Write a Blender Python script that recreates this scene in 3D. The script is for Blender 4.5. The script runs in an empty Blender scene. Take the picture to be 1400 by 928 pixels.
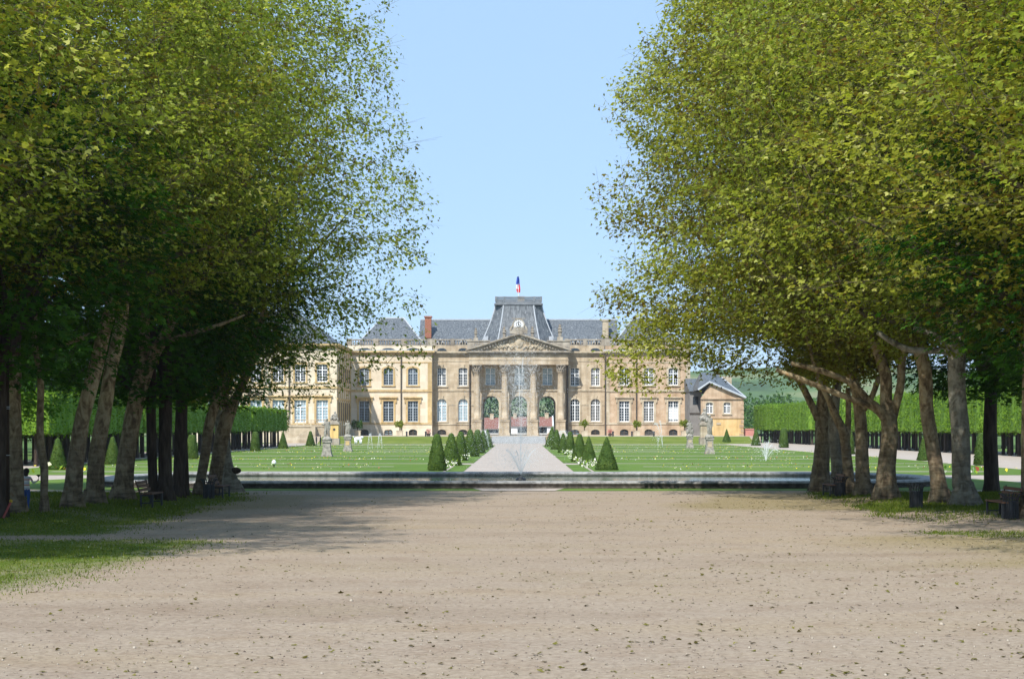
import bpy, math, random
import numpy as np
from mathutils import Vector, Matrix

R = math.radians
random.seed(7)
rng = np.random.default_rng(11)
scene = bpy.context.scene
COL = scene.collection

# ------------------------------------------------------------------ camera numbers
F, CX, HY, H = 2300.0, 709.0, 583.0, 2.9        # focal length, axis and horizon in photo pixels, eye height


def X(x, D):
    return (x - CX) * D / F


def Z(y, D):
    return H - (y - HY) * D / F


def depth(y):
    return F * H / (y - HY)


# ------------------------------------------------------------------ mesh builder
class MB:
    def __init__(self):
        self.v, self.f, self.m = [], [], []
        self.mi = 0

    def add(self, vs, fs):
        o = len(self.v)
        self.v.extend(vs)
        for f in fs:
            self.f.append(tuple(i + o for i in f))
            self.m.append(self.mi)

    def box(self, x0, x1, y0, y1, z0, z1):
        vs = [(x0, y0, z0), (x1, y0, z0), (x1, y1, z0), (x0, y1, z0), (x0, y0, z1), (x1, y0, z1), (x1, y1, z1), (x0, y1, z1)]
        self.add(vs, [(0, 3, 2, 1), (4, 5, 6, 7), (0, 1, 5, 4), (1, 2, 6, 5), (2, 3, 7, 6), (3, 0, 4, 7)])

    def prism_xz(self, pts, y0, y1):
        n = len(pts)
        vs = [(p[0], y0, p[1]) for p in pts] + [(p[0], y1, p[1]) for p in pts]
        fs = [tuple(range(n)), tuple(range(2 * n - 1, n - 1, -1))]
        fs += [(i, i + n, (i + 1) % n + n, (i + 1) % n) for i in range(n)]
        self.add(vs, fs)

    def prism_yz(self, pts, x0, x1):
        n = len(pts)
        vs = [(x0, p[0], p[1]) for p in pts] + [(x1, p[0], p[1]) for p in pts]
        fs = [tuple(range(n)), tuple(range(2 * n - 1, n - 1, -1))]
        fs += [(i, i + n, (i + 1) % n + n, (i + 1) % n) for i in range(n)]
        self.add(vs, fs)

    def quad(self, a, b, c, d):
        self.add([a, b, c, d], [(0, 1, 2, 3)])

    def lathe(self, prof, cx=0, cy=0, n=20, cap=True, sx=1, sy=1):
        vs, fs = [], []
        for (r, z) in prof:
            for k in range(n):
                a = 2 * math.pi * k / n
                vs.append((cx + sx * r * math.cos(a), cy + sy * r * math.sin(a), z))
        for i in range(len(prof) - 1):
            for k in range(n):
                k2 = (k + 1) % n
                fs.append((i * n + k, i * n + k2, (i + 1) * n + k2, (i + 1) * n + k))
        if cap:
            fs.append(tuple(range(n - 1, -1, -1)))
            fs.append(tuple((len(prof) - 1) * n + k for k in range(n)))
        self.add(vs, fs)

    def tube(self, pts, rad, n=8, cap=True, jit=0.0, rnd=random):
        pts = [Vector(p) for p in pts]
        if not hasattr(rad, '__len__'):
            rad = [rad] * len(pts)
        vs, fs = [], []
        t0 = (pts[1] - pts[0]).normalized()
        up = Vector((0, 1, 0)) if abs(t0.y) < 0.9 else Vector((1, 0, 0))
        u = t0.cross(up).normalized()
        for i, p in enumerate(pts):
            t = (pts[min(i + 1, len(pts) - 1)] - pts[max(i - 1, 0)])
            if t.length < 1e-9:
                t = t0
            t = t.normalized()
            u = (u - t * u.dot(t))
            u = u.normalized() if u.length > 1e-6 else t.orthogonal().normalized()
            w = t.cross(u)
            for k in range(n):
                a = 2 * math.pi * k / n
                r = rad[i] * (1 + (rnd.uniform(-jit, jit) if jit else 0))
                q = p + (u * math.cos(a) + w * math.sin(a)) * r
                vs.append(tuple(q))
        for i in range(len(pts) - 1):
            for k in range(n):
                k2 = (k + 1) % n
                fs.append((i * n + k, i * n + k2, (i + 1) * n + k2, (i + 1) * n + k))
        if cap:
            fs.append(tuple(range(n - 1, -1, -1)))
            fs.append(tuple((len(pts) - 1) * n + k for k in range(n)))
        self.add(vs, fs)

    def ball(self, c, r, n=10, m=7, sx=1, sy=1, sz=1):
        prof = []
        for i in range(m + 1):
            a = -math.pi / 2 + math.pi * i / m
            prof.append((max(r * math.cos(a), 1e-4), c[2] + sz * r * math.sin(a)))
        self.lathe(prof, c[0], c[1], n, True, sx, sy)

    def build(self, name, mat, parent=None, smooth=False, origin=None, loc=None):
        """verts are in world space; the object's origin is the parent's location (or `origin`)"""
        me = bpy.data.meshes.new(name)
        o = Vector(origin) if origin is not None else (parent['_w'] if parent is not None and '_w' in parent else Vector((0, 0, 0)))
        o = Vector(o)
        vs = [(a[0] - o.x, a[1] - o.y, a[2] - o.z) for a in self.v]
        me.from_pydata(vs, [], self.f)
        mats = mat if isinstance(mat, (list, tuple)) else [mat]
        for m_ in mats:
            me.materials.append(m_)
        if len(mats) > 1:
            me.polygons.foreach_set('material_index', self.m)
        if smooth:
            me.polygons.foreach_set('use_smooth', [True] * len(me.polygons))
        me.update()
        ob = bpy.data.objects.new(name, me)
        COL.objects.link(ob)
        if parent is not None:
            ob.parent = parent
            if origin is not None:
                ob.location = Vector(origin) - Vector(parent['_w'])
                ob['_w'] = tuple(origin)
            else:
                ob['_w'] = tuple(parent['_w'])
        else:
            ob.location = o if loc is None else loc
            ob['_w'] = tuple(ob.location)
        return ob


def np_mesh(name, verts, quads, mats, lv=None, smooth=False, mi=None):
    me = bpy.data.meshes.new(name)
    nv, nf, k = len(verts), len(quads), quads.shape[1]
    me.vertices.add(nv)
    me.vertices.foreach_set('co', np.asarray(verts, dtype=np.float32).ravel())
    me.loops.add(nf * k)
    me.loops.foreach_set('vertex_index', np.asarray(quads, dtype=np.int32).ravel())
    me.polygons.add(nf)
    me.polygons.foreach_set('loop_start', np.arange(0, nf * k, k, dtype=np.int32))
    me.polygons.foreach_set('loop_total', np.full(nf, k, dtype=np.int32))
    for m_ in (mats if isinstance(mats, (list, tuple)) else [mats]):
        me.materials.append(m_)
    if mi is not None:
        me.polygons.foreach_set('material_index', np.asarray(mi, dtype=np.int32))
    if smooth:
        me.polygons.foreach_set('use_smooth', np.ones(nf, dtype=bool))
    me.update(calc_edges=True)
    if lv is not None:
        at = me.attributes.new('lv', 'FLOAT', 'FACE')
        at.data.foreach_set('value', np.asarray(lv, dtype=np.float32))
    return me


def link(name, me, parent=None, loc=(0, 0, 0), rz=0.0):
    ob = bpy.data.objects.new(name, me)
    COL.objects.link(ob)
    ob.location = loc
    ob.rotation_euler = (0, 0, rz)
    if parent is not None:
        ob.parent = parent
        ob['_w'] = tuple(parent['_w'])
    else:
        ob['_w'] = tuple(loc)
    return ob


def tag(o, label=None, cat=None, group=None, kind=None):
    if label:
        o['label'] = label
    if cat:
        o['category'] = cat
    if group:
        o['group'] = group
    if kind:
        o['kind'] = kind
    return o


def thing(name, label, cat, loc=(0, 0, 0), group=None):
    o = bpy.data.objects.new(name, None)
    COL.objects.link(o)
    o.location = loc
    o.empty_display_size = 0.3
    o['_w'] = tuple(loc)
    return tag(o, label, cat, group)


def copy_tree(o, parent=None):
    c = o.copy()
    COL.objects.link(c)
    if parent is not None:
        c.parent = parent
    for ch in list(o.children):
        copy_tree(ch, c)
    return c


# ------------------------------------------------------------------ noise in numpy
def vnoise(x, y, s, seed=0):
    x = np.asarray(x, dtype=float) / s + seed * 17.3
    y = np.asarray(y, dtype=float) / s + seed * 9.7
    xi, yi = np.floor(x), np.floor(y)
    fx, fy = x - xi, y - yi
    fx, fy = fx * fx * (3 - 2 * fx), fy * fy * (3 - 2 * fy)

    def h(a, b):
        t = np.sin(a * 127.1 + b * 311.7 + seed * 74.7) * 43758.5453
        return t - np.floor(t)
    return (h(xi, yi) * (1 - fx) + h(xi + 1, yi) * fx) * (1 - fy) + (h(xi, yi + 1) * (1 - fx) + h(xi + 1, yi + 1) * fx) * fy


def sstep(a, b, t):
    t = np.clip((np.asarray(t, dtype=float) - a) / (b - a), 0, 1)
    return t * t * (3 - 2 * t)


# ------------------------------------------------------------------ materials
def new_mat(name):
    m = bpy.data.materials.new(name)
    m.use_nodes = True
    nt = m.node_tree
    nt.nodes.clear()
    out = nt.nodes.new('ShaderNodeOutputMaterial')
    return m, nt, out


def ramp(nt, cols, poss=None):
    r = nt.nodes.new('ShaderNodeValToRGB')
    el = r.color_ramp.elements
    n = len(cols)
    poss = poss or [i / (n - 1) for i in range(n)]
    while len(el) < n:
        el.new(0.5)
    for e, c, p in zip(el, cols, poss):
        e.position = p
        e.color = (*c, 1)
    return r


def mk(name, cols, scale=2.0, detail=6, rough=0.85, bump=0.0, stretch=(1, 1, 1), poss=None, spec=0.3, bdist=0.05, big=None, metal=0.0, coords='Object'):
    """noise-varied surface. big=(scale, amount): a second slow noise that shifts the value"""
    m, nt, out = new_mat(name)
    N, L = nt.nodes, nt.links
    tc = N.new('ShaderNodeTexCoord')
    mp = N.new('ShaderNodeMapping')
    mp.inputs['Scale'].default_value = stretch
    L.new(tc.outputs[coords], mp.inputs[0])
    nz = N.new('ShaderNodeTexNoise')
    nz.inputs['Scale'].default_value = scale
    nz.inputs['Detail'].default_value = detail
    nz.inputs['Roughness'].default_value = 0.62
    L.new(mp.outputs[0], nz.inputs[0])
    fac = nz.outputs[0]
    if big:
        n2 = N.new('ShaderNodeTexNoise')
        n2.inputs['Scale'].default_value = big[0]
        n2.inputs['Detail'].default_value = 3
        L.new(mp.outputs[0], n2.inputs[0])
        ma = N.new('ShaderNodeMath')
        ma.operation = 'MULTIPLY_ADD'
        L.new(n2.outputs[0], ma.inputs[0])
        ma.inputs[1].default_value = big[1]
        sb = N.new('ShaderNodeMath')
        sb.operation = 'SUBTRACT'
        L.new(fac, sb.inputs[0])
        sb.inputs[1].default_value = big[1] * 0.5
        L.new(sb.outputs[0], ma.inputs[2])
        fac = ma.outputs[0]
    rp = ramp(nt, cols, poss or ([0.3 + 0.4 * i / (len(cols) - 1) for i in range(len(cols))]))
    L.new(fac, rp.inputs[0])
    b = N.new('ShaderNodeBsdfPrincipled')
    b.inputs['Roughness'].default_value = rough
    b.inputs['Specular IOR Level'].default_value = spec
    b.inputs['Metallic'].default_value = metal
    L.new(rp.outputs[0], b.inputs['Base Color'])
    if bump:
        bp = N.new('ShaderNodeBump')
        bp.inputs['Strength'].default_value = bump
        bp.inputs['Distance'].default_value = bdist
        L.new(nz.outputs[0], bp.inputs['Height'])
        L.new(bp.outputs[0], b.inputs['Normal'])
    L.new(b.outputs[0], out.inputs[0])
    return m


def leaf_mat(name, cols, trans=0.35, poss=None, tint=(1.25, 1.2, 0.6)):
    m, nt, out = new_mat(name)
    N, L = nt.nodes, nt.links
    at = N.new('ShaderNodeAttribute')
    at.attribute_name = 'lv'
    rp = ramp(nt, cols, poss)
    L.new(at.outputs['Fac'], rp.inputs[0])
    d = N.new('ShaderNodeBsdfDiffuse')
    t = N.new('ShaderNodeBsdfTranslucent')
    L.new(rp.outputs[0], d.inputs[0])
    mx = N.new('ShaderNodeMix')
    mx.data_type = 'RGBA'
    mx.blend_type = 'MULTIPLY'
    mx.inputs['Factor'].default_value = 1
    L.new(rp.outputs[0], mx.inputs['A'])
    mx.inputs['B'].default_value = (*tint, 1)
    L.new(mx.outputs['Result'], t.inputs[0])
    m1 = N.new('ShaderNodeMixShader')
    m1.inputs[0].default_value = trans
    L.new(d.outputs[0], m1.inputs[1])
    L.new(t.outputs[0], m1.inputs[2])
    L.new(m1.outputs[0], out.inputs[0])
    return m


def stone_mat(name, cols, block=(1.6, 0.62), rough=0.9, line=0.75, soot=0.0, streak=0.6):
    """ashlar: noise colour, thin mortar joints, vertical weather streaks (all real surface stains)"""
    m, nt, out = new_mat(name)
    N, L = nt.nodes, nt.links
    tc = N.new('ShaderNodeTexCoord')
    sx = N.new('ShaderNodeSeparateXYZ')
    L.new(tc.outputs['Object'], sx.inputs[0])
    ad = N.new('ShaderNodeMath')
    ad.operation = 'ADD'
    L.new(sx.outputs[0], ad.inputs[0])
    L.new(sx.outputs[1], ad.inputs[1])
    cb = N.new('ShaderNodeCombineXYZ')
    L.new(ad.outputs[0], cb.inputs[0])
    L.new(sx.outputs[2], cb.inputs[1])
    br = N.new('ShaderNodeTexBrick')
    br.inputs['Scale'].default_value = 1.0
    br.inputs['Brick Width'].default_value = block[0]
    br.inputs['Row Height'].default_value = block[1]
    br.inputs['Mortar Size'].default_value = 0.018
    br.inputs['Color1'].default_value = (1, 1, 1, 1)
    br.inputs['Color2'].default_value = (0.80, 0.76, 0.72, 1)
    br.inputs['Mortar'].default_value = (line, line, line, 1)
    L.new(cb.outputs[0], br.inputs[0])
    nz = N.new('ShaderNodeTexNoise')
    nz.inputs['Scale'].default_value = 0.55
    nz.inputs['Detail'].default_value = 8
    nz.inputs['Roughness'].default_value = 0.65
    L.new(tc.outputs['Object'], nz.inputs[0])
    rp = ramp(nt, cols, [0.32 + 0.36 * i / (len(cols) - 1) for i in range(len(cols))])
    L.new(nz.outputs[0], rp.inputs[0])
    mx = N.new('ShaderNodeMix')
    mx.data_type = 'RGBA'
    mx.blend_type = 'MULTIPLY'
    mx.inputs['Factor'].default_value = 0.85
    L.new(rp.outputs[0], mx.inputs['A'])
    L.new(br.outputs['Color'], mx.inputs['B'])
    mp = N.new('ShaderNodeMapping')
    mp.inputs['Scale'].default_value = (1.3, 1.3, 0.12)
    L.new(tc.outputs['Object'], mp.inputs[0])
    n2 = N.new('ShaderNodeTexNoise')
    n2.inputs['Scale'].default_value = 1.0
    n2.inputs['Detail'].default_value = 5
    L.new(mp.outputs[0], n2.inputs[0])
    r2 = ramp(nt, [(0.62, 0.6, 0.58), (1, 1, 1)], [0.36 + soot, 0.56 + soot])
    L.new(n2.outputs[0], r2.inputs[0])
    m2 = N.new('ShaderNodeMix')
    m2.data_type = 'RGBA'
    m2.blend_type = 'MULTIPLY'
    m2.inputs['Factor'].default_value = streak
    L.new(mx.outputs['Result'], m2.inputs['A'])
    L.new(r2.outputs[0], m2.inputs['B'])
    b = N.new('ShaderNodeBsdfPrincipled')
    b.inputs['Roughness'].default_value = rough
    b.inputs['Specular IOR Level'].default_value = 0.2
    L.new(m2.outputs['Result'], b.inputs['Base Color'])
    bp = N.new('ShaderNodeBump')
    bp.inputs['Strength'].default_value = 0.3
    bp.inputs['Distance'].default_value = 0.04
    L.new(nz.outputs[0], bp.inputs['Height'])
    L.new(bp.outputs[0], b.inputs['Normal'])
    L.new(b.outputs[0], out.inputs[0])
    return m


def bark_mat(name, cols, dark):
    """plane bark: flaking plates over a paler skin, horizontal rings, rough dark foot"""
    m, nt, out = new_mat(name)
    N, L = nt.nodes, nt.links
    tc = N.new('ShaderNodeTexCoord')
    mp = N.new('ShaderNodeMapping')
    mp.inputs['Scale'].default_value = (1, 1, 0.55)
    L.new(tc.outputs['Object'], mp.inputs[0])
    nz = N.new('ShaderNodeTexNoise')
    nz.inputs['Scale'].default_value = 4.6
    nz.inputs['Detail'].default_value = 6
    nz.inputs['Roughness'].default_value = 0.6
    nz.inputs['Distortion'].default_value = 0.6
    L.new(mp.outputs[0], nz.inputs[0])
    rp = ramp(nt, cols, [0.34, 0.45, 0.52, 0.6, 0.7][:len(cols)])
    rp.color_ramp.interpolation = 'LINEAR'
    L.new(nz.outputs[0], rp.inputs[0])
    wv = N.new('ShaderNodeTexNoise')
    wv.inputs['Scale'].default_value = 1.0
    wv.inputs['Detail'].default_value = 4
    mp2 = N.new('ShaderNodeMapping')
    mp2.inputs['Scale'].default_value = (2.0, 2.0, 11.0)
    L.new(tc.outputs['Object'], mp2.inputs[0])
    L.new(mp2.outputs[0], wv.inputs[0])
    # darker ringed bark towards the foot, with a noisy upper edge
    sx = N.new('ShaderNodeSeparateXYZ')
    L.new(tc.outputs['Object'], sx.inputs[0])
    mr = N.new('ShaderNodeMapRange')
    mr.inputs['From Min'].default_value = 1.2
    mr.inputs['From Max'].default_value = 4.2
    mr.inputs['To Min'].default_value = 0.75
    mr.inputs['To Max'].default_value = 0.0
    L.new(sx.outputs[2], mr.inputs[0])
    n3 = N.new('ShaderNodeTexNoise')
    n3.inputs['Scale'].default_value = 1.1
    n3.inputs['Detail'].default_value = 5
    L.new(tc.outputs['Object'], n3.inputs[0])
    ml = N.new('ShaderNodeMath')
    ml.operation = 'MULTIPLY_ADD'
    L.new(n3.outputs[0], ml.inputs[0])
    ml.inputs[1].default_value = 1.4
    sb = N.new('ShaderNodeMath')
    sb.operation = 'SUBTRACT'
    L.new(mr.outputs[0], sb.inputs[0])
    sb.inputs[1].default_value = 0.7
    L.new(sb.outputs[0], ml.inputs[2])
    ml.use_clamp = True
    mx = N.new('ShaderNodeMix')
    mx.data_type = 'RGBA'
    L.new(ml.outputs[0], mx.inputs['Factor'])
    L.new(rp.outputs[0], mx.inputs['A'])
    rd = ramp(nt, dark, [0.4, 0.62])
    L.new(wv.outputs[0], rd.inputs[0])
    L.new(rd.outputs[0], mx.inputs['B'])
    b = N.new('ShaderNodeBsdfPrincipled')
    b.inputs['Roughness'].default_value = 0.92
    b.inputs['Specular IOR Level'].default_value = 0.15
    L.new(mx.outputs['Result'], b.inputs['Base Color'])
    b1 = N.new('ShaderNodeBump')
    b1.inputs['Strength'].default_value = 0.7
    b1.inputs['Distance'].default_value = 0.06
    L.new(nz.outputs[0], b1.inputs['Height'])
    b2 = N.new('ShaderNodeBump')
    b2.inputs['Strength'].default_value = 0.7
    b2.inputs['Distance'].default_value = 0.06
    L.new(wv.outputs[0], b2.inputs['Height'])
    L.new(b1.outputs[0], b2.inputs['Normal'])
    L.new(b2.outputs[0], b.inputs['Normal'])
    L.new(b.outputs[0], out.inputs[0])
    return m


def flat(name, c, rough=0.6, spec=0.4, metal=0.0):
    m, nt, out = new_mat(name)
    b = nt.nodes.new('ShaderNodeBsdfPrincipled')
    b.inputs['Base Color'].default_value = (*c, 1)
    b.inputs['Roughness'].default_value = rough
    b.inputs['Specular IOR Level'].default_value = spec
    b.inputs['Metallic'].default_value = metal
    nt.links.new(b.outputs[0], out.inputs[0])
    return m


M = {}
M['cream'] = stone_mat('cream_plaster', [(0.61, 0.53, 0.40), (0.67, 0.59, 0.46), (0.70, 0.63, 0.51)], (3.2, 1.3), line=0.95, streak=0.2)
M['yellow'] = stone_mat('yellow_dressed_stone', [(0.52, 0.37, 0.17), (0.58, 0.44, 0.23), (0.54, 0.42, 0.25)], (1.2, 0.5))
M['tan'] = stone_mat('tan_ashlar', [(0.37, 0.30, 0.215), (0.48, 0.40, 0.29), (0.54, 0.465, 0.36)], (1.4, 0.55))
M['pink'] = stone_mat('pink_sandstone', [(0.41, 0.295, 0.20), (0.50, 0.375, 0.26), (0.54, 0.43, 0.32)], (1.5, 0.6))
M['grey_stone'] = stone_mat('weathered_grey_stone', [(0.20, 0.178, 0.15), (0.36, 0.325, 0.27), (0.45, 0.41, 0.34)], (1.2, 0.5), soot=0.05)
M['pale_stone'] = stone_mat('pale_trim_stone', [(0.38, 0.32, 0.23), (0.50, 0.43, 0.32), (0.56, 0.50, 0.39)], (1.0, 0.5))
M['slate'] = mk('blue_grey_slate', [(0.05, 0.06, 0.072), (0.095, 0.108, 0.122), (0.15, 0.168, 0.186)], 1.4, 8, 0.55, 0.4, (2.5, 2.5, 0.35), spec=0.4, poss=[0.38, 0.5, 0.62])
M['lead'] = mk('pale_lead', [(0.32, 0.35, 0.38), (0.45, 0.48, 0.52)], 2, 4, 0.5, 0.1)
M['lead_dark'] = mk('weathered_zinc', [(0.11, 0.125, 0.14), (0.21, 0.225, 0.245)], 1.5, 6, 0.6, 0.1)
M['white'] = mk('white_paint', [(0.66, 0.68, 0.70), (0.78, 0.80, 0.82)], 3, 4, 0.5)
M['frame_grey'] = mk('blue_grey_paint', [(0.30, 0.35, 0.40), (0.40, 0.45, 0.50)], 3, 4, 0.5)
M['glass'] = mk('dark_window_glass', [(0.012, 0.018, 0.024), (0.04, 0.055, 0.07)], 0.8, 2, 0.08, 0.02, spec=0.6, bdist=0.02)
M['glass_pale'] = mk('blue_white_window_glass', [(0.22, 0.32, 0.38), (0.42, 0.54, 0.60)], 0.9, 2, 0.12, 0.02, spec=0.6)  # light blue base colour stands in for sky reflections and blinds
M['blind'] = mk('white_inner_blind', [(0.55, 0.60, 0.64), (0.66, 0.71, 0.74)], 2.2, 3, 0.5)
M['brick'] = mk('red_chimney_brick', [(0.22, 0.085, 0.05), (0.34, 0.15, 0.10)], 4, 4, 0.9, 0.2)
M['roof_red'] = mk('red_clay_tile', [(0.13, 0.06, 0.05), (0.22, 0.105, 0.085), (0.27, 0.14, 0.11)], 3, 6, 0.9, 0.2, (3, 3, 1))
M['dark_metal'] = mk('dark_grey_iron', [(0.012, 0.014, 0.017), (0.03, 0.033, 0.038)], 6, 4, 0.5, 0.1, spec=0.5)
M['drain'] = mk('dark_drain_pipe', [(0.05, 0.04, 0.035), (0.09, 0.075, 0.06)], 3, 4, 0.7)
M['wood'] = mk('brown_bench_wood', [(0.08, 0.04, 0.024), (0.17, 0.085, 0.05)], 5, 6, 0.7, 0.2, (8, 1, 8))
M['post'] = mk('dark_brown_post', [(0.025, 0.015, 0.01), (0.06, 0.035, 0.022)], 4, 6, 0.85, 0.3, (4, 4, 0.5))
M['rust'] = mk('rust_patina', [(0.20, 0.07, 0.02), (0.3, 0.12, 0.04)], 4, 4, 0.9)
M['basin'] = mk('algae_dark_basin_stone', [(0.026, 0.022, 0.018), (0.055, 0.047, 0.04), (0.11, 0.098, 0.085)], 4.5, 9, 0.9, 0.5, (1, 1, 1), bdist=0.05, big=(0.5, 0.2))
M['hedge'] = mk('clipped_hedge_leaf', [(0.055, 0.125, 0.013), (0.115, 0.22, 0.02), (0.18, 0.29, 0.033)], 2.6, 7, 0.8, 0.8, (1.6, 1.6, 0.28), spec=0.2, bdist=0.12, big=(1.2, 0.4))
M['yew'] = mk('clipped_yew', [(0.022, 0.05, 0.01), (0.05, 0.092, 0.018), (0.09, 0.13, 0.026)], 9, 6, 0.85, 0.8, spec=0.15, bdist=0.08, big=(1.3, 0.4))
M['lawn'] = mk('mown_lawn', [(0.062, 0.118, 0.015), (0.096, 0.165, 0.022), (0.138, 0.20, 0.038)], 1.1, 9, 0.9, 0.5, (0.35, 1.0, 1), spec=0.15, bdist=0.04, big=(0.12, 0.5))
M['bank'] = mk('dry_grass_bank', [(0.08, 0.12, 0.015), (0.13, 0.17, 0.03), (0.18, 0.20, 0.05)], 0.9, 8, 0.95, 0.3, (0.3, 1, 1), spec=0.1)
M['field'] = mk('meadow', [(0.05, 0.11, 0.02), (0.09, 0.16, 0.03), (0.14, 0.19, 0.05)], 0.02, 6, 0.95)
M['paving'] = mk('pale_terrace_gravel', [(0.36, 0.31, 0.24), (0.45, 0.39, 0.31)], 1.5, 8, 0.95, 0.2)
M['path'] = mk('pink_gravel_path', [(0.31, 0.26, 0.22), (0.39, 0.335, 0.285), (0.43, 0.375, 0.325)], 1.2, 9, 0.95, 0.3, (0.5, 1, 1))
M['step'] = mk('blue_grey_step_stone', [(0.27, 0.28, 0.29), (0.4, 0.41, 0.41)], 2, 5, 0.85, 0.2)
M['statue'] = mk('lichen_grey_statue_stone', [(0.10, 0.095, 0.085), (0.27, 0.255, 0.225), (0.42, 0.40, 0.35)], 3.0, 7, 0.9, 0.5, bdist=0.06)
M['trunk_dark'] = mk('dark_rough_bark', [(0.018, 0.013, 0.01), (0.05, 0.036, 0.027), (0.085, 0.065, 0.048)], 3, 7, 0.95, 0.9, (3, 3, 0.5), bdist=0.08)
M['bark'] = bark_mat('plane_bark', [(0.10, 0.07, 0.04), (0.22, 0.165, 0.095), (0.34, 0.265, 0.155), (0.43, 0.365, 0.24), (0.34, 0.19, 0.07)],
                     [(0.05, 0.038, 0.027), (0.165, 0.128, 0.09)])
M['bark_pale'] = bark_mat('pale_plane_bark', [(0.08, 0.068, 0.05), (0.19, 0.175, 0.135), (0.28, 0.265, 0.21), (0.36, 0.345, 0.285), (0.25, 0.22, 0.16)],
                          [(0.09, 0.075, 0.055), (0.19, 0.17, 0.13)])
M['twig'] = mk('plane_twig', [(0.05, 0.042, 0.022), (0.10, 0.085, 0.045)], 6, 3, 0.9)
M['plane_leaf'] = leaf_mat('plane_leaf', [(0.14, 0.09, 0.022), (0.21, 0.195, 0.028), (0.27, 0.305, 0.038), (0.37, 0.40, 0.07), (0.55, 0.56, 0.21)], 0.57, tint=(1.3, 1.3, 0.6))
M['plane_leaf_green'] = leaf_mat('greener_plane_leaf', [(0.12, 0.09, 0.022), (0.175, 0.195, 0.028), (0.225, 0.29, 0.038), (0.32, 0.385, 0.066), (0.49, 0.54, 0.18)], 0.57, tint=(1.3, 1.3, 0.6))
M['chestnut_leaf'] = leaf_mat('chestnut_leaf', [(0.02, 0.07, 0.01), (0.036, 0.115, 0.014), (0.062, 0.165, 0.018), (0.095, 0.215, 0.03)], 0.5, tint=(1.3, 1.3, 0.5))
M['wood_leaf'] = leaf_mat('woodland_leaf', [(0.02, 0.052, 0.014), (0.04, 0.095, 0.022), (0.065, 0.135, 0.028), (0.10, 0.17, 0.04)], 0.3, tint=(1.2, 1.2, 0.6))
M['far_leaf'] = leaf_mat('far_wood_leaf', [(0.01, 0.028, 0.016), (0.02, 0.05, 0.023), (0.032, 0.07, 0.027), (0.055, 0.095, 0.035)], 0.25, tint=(1.1, 1.1, 0.8))
M['hedge_leaf'] = leaf_mat('hedge_leaf', [(0.06, 0.13, 0.013), (0.105, 0.205, 0.018), (0.16, 0.275, 0.028), (0.22, 0.32, 0.05)], 0.4)
M['yew_leaf'] = leaf_mat('yew_leaf', [(0.02, 0.045, 0.01), (0.045, 0.085, 0.015), (0.07, 0.115, 0.02), (0.11, 0.14, 0.03)], 0.15)
M['grass_blade'] = leaf_mat('grass_blade', [(0.06, 0.10, 0.014), (0.10, 0.15, 0.018), (0.15, 0.19, 0.03), (0.23, 0.24, 0.065)], 0.35)
M['litter'] = leaf_mat('dry_leaf', [(0.035, 0.025, 0.012), (0.075, 0.06, 0.018), (0.12, 0.115, 0.025), (0.20, 0.18, 0.06)], 0.1)
M['pebble'] = leaf_mat('pebble', [(0.10, 0.08, 0.065), (0.24, 0.2, 0.165), (0.36, 0.31, 0.25), (0.43, 0.385, 0.32)], 0.0)
M['flower'] = leaf_mat('flower', [(0.10, 0.24, 0.03), (0.75, 0.62, 0.06), (0.8, 0.75, 0.55), (0.8, 0.8, 0.75), (0.45, 0.12, 0.08)], 0.2, [0.0, 0.3, 0.5, 0.75, 1.0])
M['blossom'] = leaf_mat('cream_blossom', [(0.6, 0.5, 0.38), (0.7, 0.64, 0.55)], 0.2)


def water_drop_mat():
    m, nt, out = new_mat('white_water_drops')
    N, L = nt.nodes, nt.links
    d = N.new('ShaderNodeBsdfDiffuse')
    d.inputs[0].default_value = (0.97, 0.98, 0.99, 1)
    t = N.new('ShaderNodeBsdfTranslucent')
    t.inputs[0].default_value = (0.97, 0.98, 0.99, 1)
    a = N.new('ShaderNodeMixShader')
    a.inputs[0].default_value = 0.5
    L.new(d.outputs[0], a.inputs[1])
    L.new(t.outputs[0], a.inputs[2])
    tr = N.new('ShaderNodeBsdfTransparent')
    b = N.new('ShaderNodeMixShader')
    b.inputs[0].default_value = 0.62
    L.new(tr.outputs[0], b.inputs[1])
    L.new(a.outputs[0], b.inputs[2])
    L.new(b.outputs[0], out.inputs[0])
    return m


M['drops'] = water_drop_mat()


def pool_mat():
    m, nt, out = new_mat('pool_water')
    N, L = nt.nodes, nt.links
    b = N.new('ShaderNodeBsdfPrincipled')
    b.inputs['Base Color'].default_value = (0.07, 0.10, 0.045, 1)
    b.inputs['Roughness'].default_value = 0.06
    b.inputs['IOR'].default_value = 1.33
    tc = N.new('ShaderNodeTexCoord')
    nz = N.new('ShaderNodeTexNoise')
    nz.inputs['Scale'].default_value = 3.0
    nz.inputs['Detail'].default_value = 4
    L.new(tc.outputs['Object'], nz.inputs[0])
    bp = N.new('ShaderNodeBump')
    bp.inputs['Strength'].default_value = 0.35
    bp.inputs['Distance'].default_value = 0.03
    L.new(nz.outputs[0], bp.inputs['Height'])
    L.new(bp.outputs[0], b.inputs['Normal'])
    L.new(b.outputs[0], out.inputs[0])
    return m


M['pool'] = pool_mat()


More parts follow.
